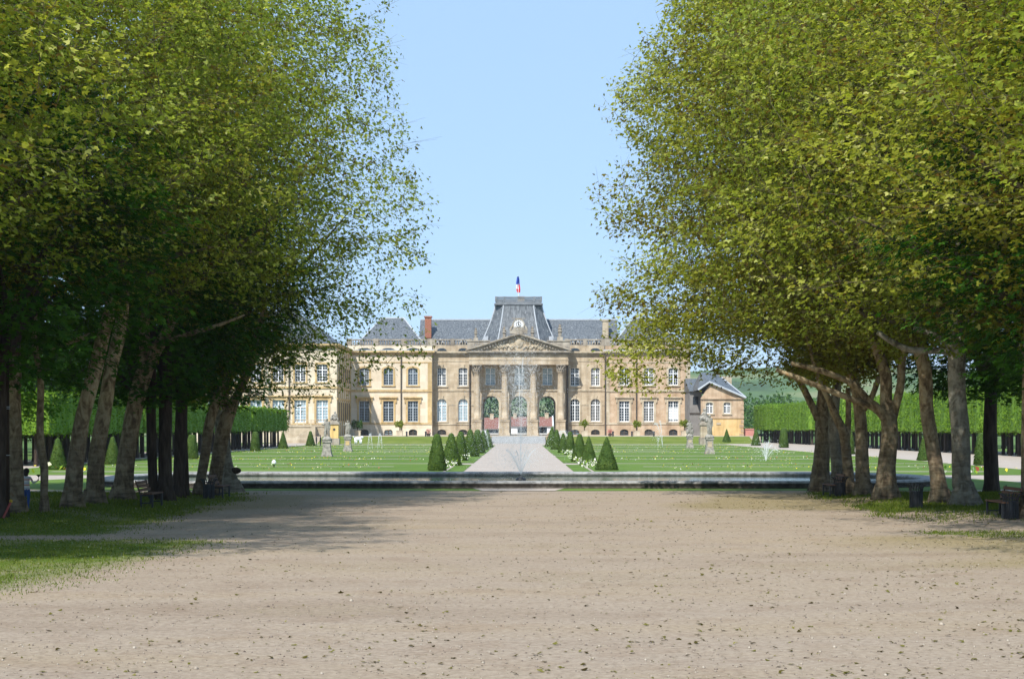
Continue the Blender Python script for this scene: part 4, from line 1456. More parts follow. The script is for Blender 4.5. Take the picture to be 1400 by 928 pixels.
for s in (-1, 1):
    xa, xb = (XPORT, XBODY) if s > 0 else (-XBODY, -XPORT)
    b = MB()
    ops, wins = [], []
    for xx in ((786, 814) if s > 0 else (604, 633)):
        xc = s * abs(Xb(xx))
        ops += [(xc - 0.85, xc + 0.85, Zb(527.5), Zb(502.5), 0.35), (xc - 0.93, xc + 0.93, Zb(576), Zb(545), 0.93), (xc - 0.85, xc + 0.85, Zb(594.2), Zb(587), 0.5)]
        wins.append(xc)
    wall_panel(b, xa, xb, TZ, ZCOR, YB, ops)
    # frieze under the cornice, attic above it
    wall_panel(b, xa, xb, ZCOR + 0.82, Zb(472.5), YB + 0.25, [])
    b.build('wall', M['tan'], pal)
    b = MB()
    b.box(xa, xb, YB + 14, YB + 14.3, TZ, ZCOR)
    b.build('rear_wall', M['tan'], pal)
    b = MB()
    for xc in wins:
        surround(b, xc, Zb(527.5), Zb(502.5), 1.7, YB, 0.30, 0.1, 0.35, key=True)
        surround(b, xc, Zb(576), Zb(545), 1.86, YB, 0.34, 0.12, 0.93, key=True)
    for z in (Zb(533.5), Zb(579.5)):
        b.box(xa, xb, YB - 0.16, YB + 0.02, z - 0.14, z + 0.16)
    cornice(b, xa, xb, YB, ZCOR)
    b.box(xa, xb, YB - 0.08, YB + 0.02, ZCOR - 1.15, ZCOR - 0.95)
    # impost line beside the arched windows
    zi = Zb(553)
    edges = [xa] + sum([[c - 1.27, c + 1.27] for c in sorted(wins)], []) + [xb]
    for k in range(0, len(edges), 2):
        if edges[k + 1] - edges[k] > 0.05:
            b.box(edges[k], edges[k + 1], YB - 0.1, YB + 0.02, zi - 0.12, zi + 0.12)
    b.build('stone_trim', M['pale_stone'], pal)
    b = MB()
    balustrade(b, xa + 0.4, xb - 0.5, YB + 0.3, Zb(472.5), Zb(463.5) - Zb(472.5))
    for xx in (xa + 0.2, (xa + xb) / 2, xb - 0.25):
        b.box(xx - 0.35, xx + 0.35, YB + 0.22, YB + 0.9, Zb(472.5), Zb(463.0))
    b.build('balustrade', M['grey_stone'], pal)
    for xc in wins:
        get_window('body_up', pal, (xc, YB + 0.3, Zb(527.5)), w=1.7, h=Zb(502.5) - Zb(527.5), rise=0.35, nx=2, nz=6)
        get_window('body_low' + ('p' if s < 0 else ''), pal, (xc, YB + 0.3, Zb(576)), w=1.86, h=Zb(545) - Zb(576), rise=0.9, nx=2, nz=7, trans=0.72, pane='glass_pale' if s < 0 else 'glass')
        get_window('vent', pal, (xc, YB + 0.35, Zb(594.2)), w=1.7, h=Zb(587) - Zb(594.2), rise=0.5, nx=1, nz=2, trans=0.5, frame='drain')
        # low lens-shaped attic opening
        b = MB()
        b.prism_xz([(xc - 0.95, Zb(479.2)), (xc + 0.95, Zb(479.2)), (xc + 0.75, Zb(477.0)), (xc + 0.3, Zb(475.9)), (xc - 0.3, Zb(475.9)), (xc - 0.75, Zb(477.0))], YB + 0.10, YB + 0.245)
        b.build('attic_vent', M['glass'], pal)
    b = MB()
    xd = s * (XPORT + 0.35)
    b.tube([(xd, YB - 0.35, TZ), (xd, YB - 0.35, ZCOR + 0.2)], 0.13, 8)
    b.build('drain_pipe', M['drain'], pal)

# --- side pavilions, one bay forward
for s in (-1, 1):
    wallm, trimm, framem = ('cream', 'yellow', 'frame_grey') if s < 0 else ('pink', 'pale_stone', 'white')
    xa, xb = (XBODY, XPAV) if s > 0 else (-XPAV, -XBODY)
    ops, wins = [], []
    for xx in ((853.5, 887, 920.5) if s > 0 else (564.5, 531, 498)):
        xc = Xp(xx)
        ops += [(xc - 0.93, xc + 0.93, Zp(526.5), Zp(503), 0.3), (xc - 1.0, xc + 1.0, Zp(576.5), Zp(548), 0.0), (xc - 0.82, xc + 0.82, Zp(595), Zp(586.6), 0.5)]
        wins.append(xc)
    b = MB()
    wall_panel(b, xa, xb, TZ, ZCOR, YP, ops)
    for xx in (xa, xb):
        wall_panel(b, YP, YB + 14, TZ, ZCOR, xx, [], axis='x')
    b.box(xa, xb, YB + 14.2, YB + 14.5, TZ, ZCOR)
    wall_panel(b, xa, xb, ZCOR + 0.82, Zp(472.5), YP + 0.25, [])
    b.build('pavilion_wall', M[wallm], pal)
    b = MB()
    for xc in wins:
        surround(b, xc, Zp(526.5), Zp(503), 1.86, YP, 0.36, 0.1, 0.3)
        surround(b, xc, Zp(576.5), Zp(548), 2.0, YP, 0.36, 0.12, 0, hood=True)
    b.box(xa - 0.05, xb + 0.05, YP - 0.2, YP + 0.02, Zp(535.5), Zp(532.5))
    b.box(xa - 0.03, xb + 0.03, YP - 0.14, YP + 0.02, Zp(580), Zp(577.8))
    b.box(xa, xb, YP - 0.07, YP + 0.02, Zp(496.2), Zp(494.6))
    cornice(b, xa, xb, YP, ZCOR)
    for c in (xa + 0.42, xb - 0.42):
        for (za, zc) in ((Zp(577.6), Zp(535.7)), (Zp(532.3), Zp(496.4))):
            b.box(c - 0.4, c + 0.4, YP - 0.05, YP + 0.02, za, zc)
    b.build('stone_trim', M[trimm], pal)
    b = MB()
    b.box(xa - 0.45, xb + 0.45, YP - 0.7, YP + 0.3, ZCOR + 0.803, ZCOR + 0.95)
    b.build('gutter', M['lead'], pal)
    b = MB()
    balustrade(b, xa + 0.4, xb - 0.4, YP + 0.3, Zp(472.5), Zp(463.5) - Zp(472.5))
    for xx in (xa + 0.4, xa + 5.6, xa + 11.0, xb - 0.4):
        b.box(xx - 0.5, xx + 0.5, YP + 0.22, YP + 0.9, Zp(472.5), Zp(462.8))
    b.build('balustrade', M['grey_stone'], pal)
    for i, xc in enumerate(wins):
        get_window('pav_up' + wallm, pal, (xc, YP + 0.3, Zp(526.5)), w=1.86, h=Zp(503) - Zp(526.5), rise=0.3, nx=2, nz=6, frame=framem)
        if s > 0 and i == 2:
            get_window('pav_blind', pal, (xc, YP + 0.3, Zp(576.5)), w=2.0, h=Zp(548) - Zp(576.5), rise=0, nx=2, nz=7, blind=(0.1, 0.64))
        else:
            get_window('pav_low' + wallm, pal, (xc, YP + 0.3, Zp(576.5)), w=2.0, h=Zp(548) - Zp(576.5), rise=0, nx=2, nz=7, frame=framem)
        get_window('vent', pal, (xc, YP + 0.35, Zp(595)), w=1.7, h=Zp(587) - Zp(594.2), rise=0.5, nx=1, nz=2)
        b = MB()
        b.prism_xz([(xc - 1.35, Zp(479.2)), (xc + 1.35, Zp(479.2)), (xc + 1.1, Zp(477.0)), (xc + 0.45, Zp(475.7)), (xc - 0.45, Zp(475.7)), (xc - 1.1, Zp(477.0))], YP + 0.10, YP + 0.245)
        b.build('attic_vent', M['glass'], pal)
    for xx in ((827.5, 870) if s > 0 else (548.5,)):
        b = MB()
        b.tube([(Xp(xx), YP - 0.32, TZ), (Xp(xx), YP - 0.32, ZCOR + 0.2)], 0.11, 8)
        b.build('drain_pipe', M['drain'], pal)
    # hipped slate roof
    za, zr = Zp(474), 24.4
    x0, x1 = xa + 1.2, xb - 1.2
    y0, y1 = YP + 1.6, YB + 13
    xm0, xm1 = (xa + xb) / 2 - 2.2, (xa + xb) / 2 + 2.2
    ym = (y0 + y1) / 2
    b = MB()
    b.add([(x0, y0, za), (x1, y0, za), (x1, y1, za), (x0, y1, za), (xm0, ym, zr), (xm1, ym, zr)],
          [(0, 1, 5, 4), (1, 2, 5), (2, 3, 4, 5), (3, 0, 4)])
    rf = b.build('pavilion_roof', M['slate'], pal)
    b = MB()
    for (p, q) in (((x0, y0, za), (xm0, ym, zr)), ((x1, y0, za), (xm1, ym, zr)), ((xm0, ym, zr), (xm1, ym, zr))):
        b.tube([p, q], 0.16, 6)
    b.build('ridge_lead', M['lead'], rf)
    b = MB()
    cx = Xp(583) if s < 0 else Xp(830)
    w = 0.62 if s < 0 else 0.58
    b.box(cx - w, cx + w, YB + 3.0, YB + 4.3, Z(462, YB + 3), Z(434 if s < 0 else 439, YB + 3))
    b.box(cx - w - 0.15, cx + w + 0.15, YB + 2.85, YB + 4.45, Z(434 if s < 0 else 439, YB + 3) + 0.001, Z(432 if s < 0 else 437, YB + 3))
    b.build('chimney', M['brick'] if s < 0 else M['pale_stone'], pal)

# --- roof of the body
b = MB()
zr = Z(437, YB + 8)
y0, yr, y1 = YB + 1.4, YB + 8, YB + 14.4
ze = Zb(473)
b.prism_yz([(y0, ze), (y1, ze), (yr, zr)], -19.6, 19.6)
rf = b.build('roof', M['slate'], pal)
b = MB()
b.box(-19.5, 19.5, yr - 0.2, yr + 0.2, zr - 0.1, zr + 0.12)
b.build('ridge_lead', M['lead'], rf)
for xx in (602, 633, 787, 815):
    b = MB()
    x = X(xx, YB + 2)
    zz = Zb(468)
    b.prism_xz([(x - 0.75, zz), (x + 0.75, zz), (x, zz + 0.95)], YB + 1.5, YB + 3.0)
    d = b.build('dormer', M['lead'], rf)
    b = MB()
    b.prism_xz([(x - 0.42, zz + 0.05), (x + 0.42, zz + 0.05), (x, zz + 0.55)], YB + 1.46, YB + 1.495)
    b.build('dormer_glass', M['glass'], d)

# --- portico: rear wall with three through-arches
YW = YB - 0.6
ops, arches, ups = [], [], []
for xx in (671, 709.5, 748.5):
    xc = X(xx, YW)
    arches.append(xc)
    ops.append((xc - 1.58, xc + 1.58, TZ + 0.003, Z(541, YW), 1.58))
Zw = lambda y: Z(y, YW)
opsu = [(X(xx, YW) - 0.95, X(xx, YW) + 0.95, Zw(526.5), Zw(503), 0.0) for xx in (670.5, 710, 748.5)]
b = MB()
wall_panel(b, -XPORT, XPORT, TZ, Zw(531), YW, ops, 14.4)
wall_panel(b, -XPORT, XPORT, Zw(531), ZCOR + 0.3, YW, opsu, 0.4)
wall_panel(b, -XPORT, XPORT, TZ, ZCOR, YW + 14.4, ops, 0.01)
b.box(-XPORT, XPORT, YW + 0.5, YW + 14.3, Zw(531) + 0.4, Zw(531) + 0.8)
b.build('portico_wall', M['tan'], pal)
b = MB()
for xc in arches:
    surround(b, xc, TZ, Z(541, YW), 3.16, YW, 0.42, 0.12, 1.58, sill=False, key=True)
e = [-XPORT] + sum([[c - 2.0, c + 2.0] for c in arches], []) + [XPORT]
zi = Z(552.5, YW)
for k in range(0, len(e), 2):
    b.box(e[k], e[k + 1], YW - 0.2, YW + 0.02, zi - 0.2, zi + 0.15)
b.box(-XPORT, XPORT, YW - 0.22, YW + 0.02, Zw(534.2), Zw(532.2))
for o in opsu:
    surround(b, (o[0] + o[1]) / 2, o[2], o[3], 1.9, YW, 0.28, 0.1)
b.build('stone_trim', M['pale_stone'], pal)
for o in opsu:
    get_window('port', pal, ((o[0] + o[1]) / 2, YW + 0.3, o[2]), w=1.9, h=o[3] - o[2], rise=0, nx=2, nz=6, pane='glass_pale')

# columns with pedestal and capital
Zc = lambda y: Z(y, YC)
col_proto = None
for xx in (652, 690, 729, 766.5):
    x = X(xx, YC)
    if col_proto is None:
        z0, z1 = Zc(574), Zc(508.5)
        hh = z1 - z0
        b = MB()
        prof = [(0.78, z0), (0.78, z0 + 0.18), (0.70, z0 + 0.26), (0.75, z0 + 0.42), (0.64, z0 + 0.55)]
        prof += [(0.62 - 0.09 * max(0, (t - 0.3) / 0.7) ** 1.6, z0 + 0.55 + (hh - 0.7) * t) for t in (0, 0.15, 0.3, 0.45, 0.6, 0.75, 0.9, 1.0)]
        prof += [(0.60, z1 - 0.12), (0.60, z1)]
        b.lathe(prof, x, YC, 28)
        col_proto = b.build('column', M['tan'], pal, smooth=True, origin=(x, YC, TZ))
        b = MB()
        b.box(x - 1.0, x + 1.0, YC - 1.0, YC + 1.0, TZ, TZ + 0.5)
        b.box(x - 0.88, x + 0.88, YC - 0.88, YC + 0.88, TZ + 0.5, z0 - 0.3)
        b.box(x - 0.98, x + 0.98, YC - 0.98, YC + 0.98, z0 - 0.3, z0 - 0.002)
        b.build('pedestal', M['tan'], col_proto)
        b = MB()
        zc0, zc1 = z1, Zc(498.5)
        hc = zc1 - zc0
        b.lathe([(0.55, zc0 + 0.002), (0.55, zc0 + hc * 0.55), (0.66, zc0 + hc * 0.8), (0.78, zc0 + hc * 0.86)], x, YC, 20)
        for row, (zz, rr_, n_) in enumerate(((zc0 + 0.05, 0.62, 10), (zc0 + hc * 0.36, 0.68, 10))):
            for k in range(n_):
                a = 2 * math.pi * (k + 0.5 * row) / n_
                ca, sa = math.cos(a), math.sin(a)
                b.tube([(x + ca * rr_ * 0.95, YC + sa * rr_ * 0.95, zz), (x + ca * rr_ * 1.08, YC + sa * rr_ * 1.08, zz + hc * 0.24), (x + ca * rr_ * 1.3, YC + sa * rr_ * 1.3, zz + hc * 0.36), (x + ca * rr_ * 1.36, YC + sa * rr_ * 1.36, zz + hc * 0.28)], [0.12, 0.14, 0.09, 0.06], 6)
        for sx_ in (-1, 1):
            for sy_ in (-1, 1):
                b.ball((x + sx_ * 0.7, YC + sy_ * 0.7, zc0 + hc * 0.76), 0.18, 8, 6)
        b.box(x - 0.9, x + 0.9, YC - 0.9, YC + 0.9, zc0 + hc * 0.88, zc1 - 0.002)
        b.build('capital', M['grey_stone'], col_proto, smooth=False)
    else:
        place_copy(col_proto, pal, (x, YC, TZ))
# entablature and pediment
ze0, ze1 = Zc(498.5), Zc(485)
b = MB()
YF = YC - 0.85
b.box(-9.55, 9.55, YF, YW - 0.01, ze0, ze0 + (ze1 - ze0) * 0.45)
b.box(-9.62, 9.62, YF - 0.10, YW - 0.01, ze0 + (ze1 - ze0) * 0.45 + 0.001, ze0 + (ze1 - ze0) * 0.55)
b.box(-9.5, 9.5, YF + 0.02, YW - 0.01, ze0 + (ze1 - ze0) * 0.55 + 0.001, ze1)
b.build('entablature', M['tan'], pal)
b = MB()
cornice(b, -9.5, 9.5, YF, ze1 + 0.001, 0.85)
zt0 = ze1 + 0.69
xw, zap = 10.15, Zc(455.5)
for s in (-1, 1):
    for (off, th, pr) in ((0.0, 0.30, 0.95), (-0.30, 0.28, 0.6), (-0.58, 0.14, 0.25)):
        th_ = th
        p = [(s * xw, zt0 + 0.02 + off * 0.25), (0, zap + off), (0, zap + off - th_), (s * (xw - 0.55), zt0 + 0.01)]
        p = [(s * (xw + off * 1.2), zt0 + 0.012), (s * (xw + off * 1.2), zt0 + 0.20), (0, zap + off), (0, zap + off - th_)]
        b.prism_xz(p if s > 0 else p[::-1], YF - pr, YF + 0.4)
    ln = 17
    for k in range(ln):
        t = (k + 0.9) / (ln + 1)
        px_, pz_ = s * xw * (1 - t) * 0.96, zt0 + (zap - zt0) * t - 0.55
        if pz_ > zt0 + 0.15:
            b.box(px_ - 0.13, px_ + 0.13, YF - 0.5, YF - 0.05, pz_ - 0.22, pz_ + 0.04)
b.build('pediment_cornice', M['grey_stone'], pal)
b = MB()
b.prism_xz([(-9.2, zt0 + 0.003), (9.2, zt0 + 0.003), (0, zap - 0.62)], YF + 0.1, YF + 1.2)
tym = b.build('tympanum', M['tan'], pal)
b = MB()
rr = random.Random(3)
zs0 = zt0 + 1.7
b.ball((0.1, YF + 0.08, zs0), 0.95, 16, 12, 0.9, 0.35, 1.25)
b.ball((0.1, YF - 0.02, zs0 + 0.05), 0.6, 14, 10, 0.9, 0.6, 1.25)
for k in range(5):
    b.ball((0.1 + (k - 2) * 0.27, YF, zs0 + 1.28 - abs(k - 2) * 0.06), 0.2, 8, 6, 1, 0.8, 1)
for s in (-1, 1):
    for k in range(26):
        t = k / 25
        xx = 0.1 + s * (0.95 + 4.0 * t)
        zz = zt0 + 0.35 + rr.uniform(0.1, 1) * max(0.1, (zap - 1.1 - zt0) * (1 - abs(xx) / 7.6)) * (0.95 - 0.35 * t)
        b.ball((xx, YF + 0.06, zz), rr.uniform(0.16, 0.34), 8, 6, 1.2, 0.55, 1)
    for k in range(5):
        x0_ = 0.1 + s * (0.8 + 0.75 * k)
        b.tube([(x0_, YF + 0.02, zt0 + 0.35), (x0_ + s * 0.5, YF - 0.08, zt0 + 1.0 + 0.2 * (k % 2)), (x0_ + s * 1.0, YF + 0.02, zt0 + 0.5)], [0.13, 0.2, 0.1], 7)
b.build('carved_arms', M['pale_stone'], tym, smooth=True)

# clock on its carved stand
zc = Z(443.5, YF)
xc = 0.0
b = MB()
b.box(-1.7, 1.7, YF - 0.1, YF + 1.0, zap - 0.15, zap + 0.45)
b.prism_xz([(-1.35, zap + 0.45), (1.35, zap + 0.45), (1.0, zap + 0.95), (0.75, zap + 1.15), (-0.75, zap + 1.15), (-1.0, zap + 0.95)], YF, YF + 0.9)
for s in (-1, 1):
    b.tube([(s * 1.6, YF + 0.3, zap + 0.5), (s * 1.35, YF + 0.3, zap + 1.1), (s * 1.05, YF + 0.3, zap + 1.5), (s * 1.22, YF + 0.3, zap + 1.75)], [0.26, 0.22, 0.18, 0.13], 8)
n = 24
for k in range(n):
    a0, a1 = 2 * math.pi * k / n, 2 * math.pi * (k + 1) / n
    p = [(xc + r * math.cos(a), zc + r * math.sin(a)) for a, r in ((a0, 0.93), (a1, 0.93), (a1, 1.15), (a0, 1.15))]
    b.prism_xz(p, YF - 0.05, YF + 0.5)
b.box(-1.3, 1.3, YF + 0.05, YF + 0.4, zc + 1.1, zc + 1.22)
clk = b.build('clock', M['grey_stone'], pal)
b = MB()
b.prism_xz([(xc + 0.95 * math.cos(2 * math.pi * k / n), zc + 0.95 * math.sin(2 * math.pi * k / n)) for k in range(n)], YF + 0.02, YF + 0.3)
b.build('dial', M['white'], clk)
b = MB()
for k in range(12):
    a = k * math.pi / 6
    p = Vector((xc + 0.76 * math.sin(a), YF, zc + 0.76 * math.cos(a)))
    b.box(p.x - 0.05, p.x + 0.05, YF - 0.005, YF + 0.015, p.z - 0.08, p.z + 0.08)
for k in range(n):
    a0, a1 = 2 * math.pi * k / n, 2 * math.pi * (k + 1) / n
    p = [(xc + r * math.cos(a), zc + r * math.sin(a)) for a, r in ((a0, 0.40), (a1, 0.40), (a1, 0.52), (a0, 0.52))]
    b.prism_xz(p, YF - 0.012, YF + 0.012)
b.build('hour_marks', M['dark_metal'], clk)
b = MB()
b.tube([(xc - 0.1, YF - 0.03, zc - 0.2), (xc + 0.05, YF - 0.03, zc + 0.62)], [0.07, 0.045], 6)
b.tube([(xc - 0.1, YF - 0.05, zc + 0.16), (xc + 0.36, YF - 0.05, zc - 0.36)], [0.07, 0.05], 6)
b.build('hands', M['dark_metal'], clk)

# parapets with carved finials beside the pediment
for s in (-1, 1):
    b = MB()
    xa, xb = sorted((s * 5.6, s * 9.9))
    b.box(xa, xb, YC + 0.4, YC + 1.6, ZCOR + 0.9, Zc(466.5))
    b.box(xa - 0.15, xb + 0.15, YC + 0.25, YC + 1.75, Zc(466.5) + 0.001, Zc(465))
    b.build('parapet', M['grey_stone'], pal)
fproto = None
for xx, sc_ in ((650.5, 1.0), (765.5, 1.1), (728, 0.95), (689.5, 0.95)):
    x = X(xx, YC + 1)
    zz = Zc(465) + 0.002
    if fproto is None:
        b = MB()
        b.box(x - 0.5, x + 0.5, YC + 0.5, YC + 1.5, zz, zz + 0.6)
        b.lathe([(0.30, zz + 0.6), (0.26, zz + 0.75), (0.34, zz + 0.95), (0.26, zz + 1.2), (0.36, zz + 1.5), (0.48, zz + 1.62), (0.30, zz + 1.75), (0.32, zz + 1.95), (0.44, zz + 2.05), (0.26, zz + 2.2), (0.2, zz + 2.35), (0.26, zz + 2.5), (0.2, zz + 2.7), (0.05, zz + 2.85)], x, YC + 1, 12)
        fproto = b.build('finial', M['grey_stone'], pal, origin=(x, YC + 1, zz))
    else:
        c = place_copy(fproto, pal, (x, YC + 1, zz))
        c.scale = (sc_, sc_, sc_)
fproto.scale = (0.85, 0.85, 0.85)

# square dome with canted corners
YD = YB + 4.4
b = MB()
zd0, zd1 = Z(470, YF + 4), Z(418.5, YD)


def octo(hw, cant):
    return [(-hw + cant, -hw), (hw - cant, -hw), (hw, -hw + cant), (hw, hw - cant), (hw - cant, hw), (-hw + cant, hw), (-hw, hw - cant), (-hw, -hw + cant)]


vs, fs = [], []
lv_ = 8
for i in range(lv_ + 1):
    t = i / lv_
    k = 1 - (1 - t) ** 1.25
    hw = 7.35 + (4.55 - 7.35) * k
    cant = 3.2 + (1.6 - 3.2) * k
    for (x, y) in octo(hw, cant):
        vs.append((x, YD + y * 0.8, zd0 + (zd1 - zd0) * t))
for i in range(lv_):
    for k in range(8):
        k2 = (k + 1) % 8
        fs.append((i * 8 + k, i * 8 + k2, (i + 1) * 8 + k2, (i + 1) * 8 + k))
b.add(vs, fs)
dome = b.build('dome_roof', M['slate'], pal)
b = MB()
for k in range(8):
    b.tube([vs[i * 8 + k] for i in range(lv_ + 1)], 0.13, 6)
b.build('ridge_lead', M['lead'], dome)
b = MB()
b.box(-4.75, 4.75, YD - 3.85, YD + 3.85, zd1, zd1 + 0.3)
zt = Z(407.5, YD)
b.box(-4.5, 4.5, YD - 3.6, YD + 3.6, zd1 + 0.301, zd1 + 0.62)
for yy in (YD - 3.6, YD + 3.3):
    b.box(-4.6, 4.6, yy - 0.05, yy + 0.35, zt - 0.24, zt)
    k = -4.4
    i = 0
    while k < 4.3:
        b.tube([(k, yy + 0.15, zd1 + 0.62), (k + 0.38, yy + 0.15, zt - 0.22)], 0.075, 5, cap=False)
        b.tube([(k + 0.38, yy + 0.16, zd1 + 0.62), (k, yy + 0.16, zt - 0.22)], 0.075, 5, cap=False)
        k += 0.42
for xx in (-4.6, -2.9, 2.9, 4.25):
    b.box(xx, xx + 0.35, YD - 3.7, YD - 3.2, zd1 + 0.62, zt + 0.05)
for xx in (-4.6, 4.25):
    b.box(xx, xx + 0.35, YD - 3.2, YD + 3.3, zt - 0.2, zt - 0.02)
b.build('lattice_parapet', M['lead_dark'], dome)
for s in (-1, 1):
    b = MB()
    xx, yy = s * 6.35, YD - 5.0
    b.box(xx - 0.45, xx + 0.45, yy, yy + 1.5, zd0 + 0.2, zd0 + 1.5)
    b.build('dome_dormer', M['lead'], dome)

# flag on the dome
fx, fy = X(709, YD), YD
flag = thing('flag', 'blue white and red flag hanging from the pole on the palace dome', 'flag', (fx, fy, zd1 + 0.62))
b = MB()
ztop = Z(377, YD)
b.tube([(fx, fy, zd1 + 0.6), (fx - 0.15, fy, ztop)], [0.09, 0.05], 8)
b.build('pole', M['white'], flag)
b = MB()
b.box(fx - 0.2, fx + 1.2, fy - 0.4, fy + 0.4, zd1 + 0.62, zt + 0.35)
b.build('pole_base', M['grey_stone'], flag)
b = MB()
rows = [(378, -1.5, 0.6), (383, -2.5, 1.6), (389, -3.2, 1.9), (395, -3.0, 2.8), (400, -1.5, 2.4)]
vs, fs = [], []
nst = 6
for i, (y, l, r_) in enumerate(rows):
    for j in range(nst + 1):
        t = j / nst
        vs.append((fx - 0.05 + (l + (r_ - l) * t) * 0.145, fy - 0.1 + 0.22 * math.sin(t * 9 + i), Z(y, YD)))
for i in range(len(rows) - 1):
    for j in range(nst):
        b.mi = 0 if i < 2 else (1 if i == 2 else 2)
        if i == 2 and j >= 3:
            b.mi = 2 if j > 3 else 1
        o_ = i * (nst + 1) + j
        b.f.append((o_, o_ + 1, o_ + nst + 2, o_ + nst + 1))
        b.m.append(b.mi)
b.v = vs
fl = b.build('flag_cloth', [flat('flag_blue', (0.02, 0.06, 0.36), 0.8), flat('flag_white', (0.8, 0.8, 0.8), 0.8), flat('flag_red', (0.6, 0.03, 0.04), 0.8)], flag)
md = fl.modifiers.new('thick', 'SOLIDIFY')
md.thickness = 0.02

# pane base colours vary at random, imitating differing reflections
GL = [M['glass'], mk('blue_window_glass', [(0.03, 0.045, 0.06), (0.09, 0.12, 0.15)], 0.7, 2, 0.08, 0.02, spec=0.6, bdist=0.02),
      mk('curtained_window_glass', [(0.07, 0.07, 0.068), (0.20, 0.20, 0.19)], 0.9, 2, 0.12, 0.02, (2, 1, 0.3), spec=0.6), M['glass_pale']]


def vary_panes(root, seed):
    rr = random.Random(seed)
    for w_ in root.children:
        if not w_.name.startswith('window'):
            continue
        for p_ in w_.children:
            if p_.name.startswith('pane') and p_.data.materials[0] is M['glass']:
                p_.material_slots[0].link = 'OBJECT'
                p_.material_slots[0].material = rr.choices(GL, [5, 3, 2, 1])[0]


vary_panes(pal, 4)

# --- projecting left wing
YL = 302.0
Zl = lambda y: Z(y, YL)
Xl = lambda x: X(x, YL)
wing = thing('palace_wing', 'bright cream palace wing projecting on the left behind the trees', 'building', (Xl(390), YL, 0))
xa, xb = Xl(262), Xl(460.5)
ops, wins = [], []
for xx in (289, 320, 350, 380.5, 410.5, 440.5):
    xc = Xl(xx)
    ops += [(xc - 0.95, xc + 0.95, Zl(522), Zl(498), 0.0), (xc - 1.05, xc + 1.05, Zl(577.5), Zl(546.5), 0.0)]
    wins.append(xc)
ztopw = Zl(476)
b = MB()
wall_panel(b, xa, xb, 0, ztopw, YL, ops)
wall_panel(b, YL, YP - 0.01, 0, ztopw, xb, [], axis='x')
b.build('wall', M['cream'], wing)
b = MB()
for xc in wins:
    surround(b, xc, Zl(522), Zl(498), 1.9, YL, 0.32, 0.1)
    surround(b, xc, Zl(577.5), Zl(546.5), 2.1, YL, 0.36, 0.12, 0, hood=True, sill=False)
b.box(xa, xb + 0.12, YL - 0.2, YL + 0.02, Zl(531), Zl(528))
b.box(xa, xb, YL - 0.08, YL + 0.02, Zl(580.2), Zl(578.4))
cornice(b, xa, xb, YL, ztopw)
# side wall: pilaster strips and courses
for k in range(7):
    yy = YL + 1.2 + k * 3.6
    b.box(xb - 0.02, xb + 0.14, yy, yy + 0.8, 0, ztopw)
b.box(xb - 0.02, xb + 0.2, YL, YP - 0.3, Zl(531), Zl(528))
b.box(xb - 0.02, xb + 0.2, YL, YP - 0.3, Zl(546), Zl(543.5))
b.box(xb - 0.02, xb + 0.7, YL, YP - 0.9, ztopw + 0.3, ztopw + 0.8)
b.build('stone_trim', M['yellow'], wing)
b = MB()
for k in range(6):
    yy = YL + 2.35 + k * 3.6
    for (za, zc_) in ((Zl(520), Zl(500)), (Zl(575), Zl(549))):
        b.box(xb - 0.03, xb + 0.06, yy, yy + 2.0, za, zc_)
b.build('shuttered_bays', M['drain'], wing)
for xc in wins:
    get_window('wing_up', wing, (xc, YL + 0.3, Zl(522)), w=1.9, h=Zl(498) - Zl(522), rise=0, nx=2, nz=6)
    get_window('wing_low', wing, (xc, YL + 0.3, Zl(577.5)), w=2.1, h=Zl(546.5) - Zl(577.5), rise=0, nx=2, nz=7, pane='glass_pale')
b = MB()
b.tube([(Xl(395.5), YL - 0.32, Zl(580)), (Xl(395.5), YL - 0.32, ztopw)], 0.11, 8)
b.build('drain_pipe', M['drain'], wing)
b = MB()
zr = 24.5
b.add([(xa, YL + 0.6, ztopw + 0.8), (xb - 0.6, YL + 0.6, ztopw + 0.8), (xb - 0.6, YP + 12, ztopw + 0.8), (xa, YP + 12, ztopw + 0.8), (xa, YL + 12, zr), (xb - 9, YL + 12, zr)],
      [(0, 1, 5, 4), (1, 2, 5), (2, 3, 4, 5), (3, 0, 4)])
b.build('roof', M['slate'], wing)

# terrace and stair of the wing
b = MB()
xt0, xt1 = X(384, 296), X(457, 296)
b.box(xt0, xt1, 296, YL - 0.25, 0, Z(581.5, 296) - 0.25)
b.box(xt0 - 0.1, xt1 + 0.1, 295.85, YL - 0.25, Z(581.5, 296) - 0.249, Z(581.5, 296))
b.prism_xz([(X(395, 294), 0), (X(431, 294), 0), (X(431, 294), Z(583, 294)), (X(427, 294), Z(583, 294)), (X(395, 294), Z(603, 294))], 294, 295.8)
for i in range(8):
    x = xt0 + 0.4 + i * 1.22
    b.box(x - 0.09, x + 0.09, 295.95, 296.1, Z(581.5, 296), Z(581.5, 296) + 0.9)
b.box(xt0, xt1, 295.93, 296.12, Z(581.5, 296) + 0.901, Z(581.5, 296) + 1.0)
tag(b.build('wing_terrace', M['pale_stone']), 'raised stone terrace with ramped stair along the foot of the left wing', 'terrace')

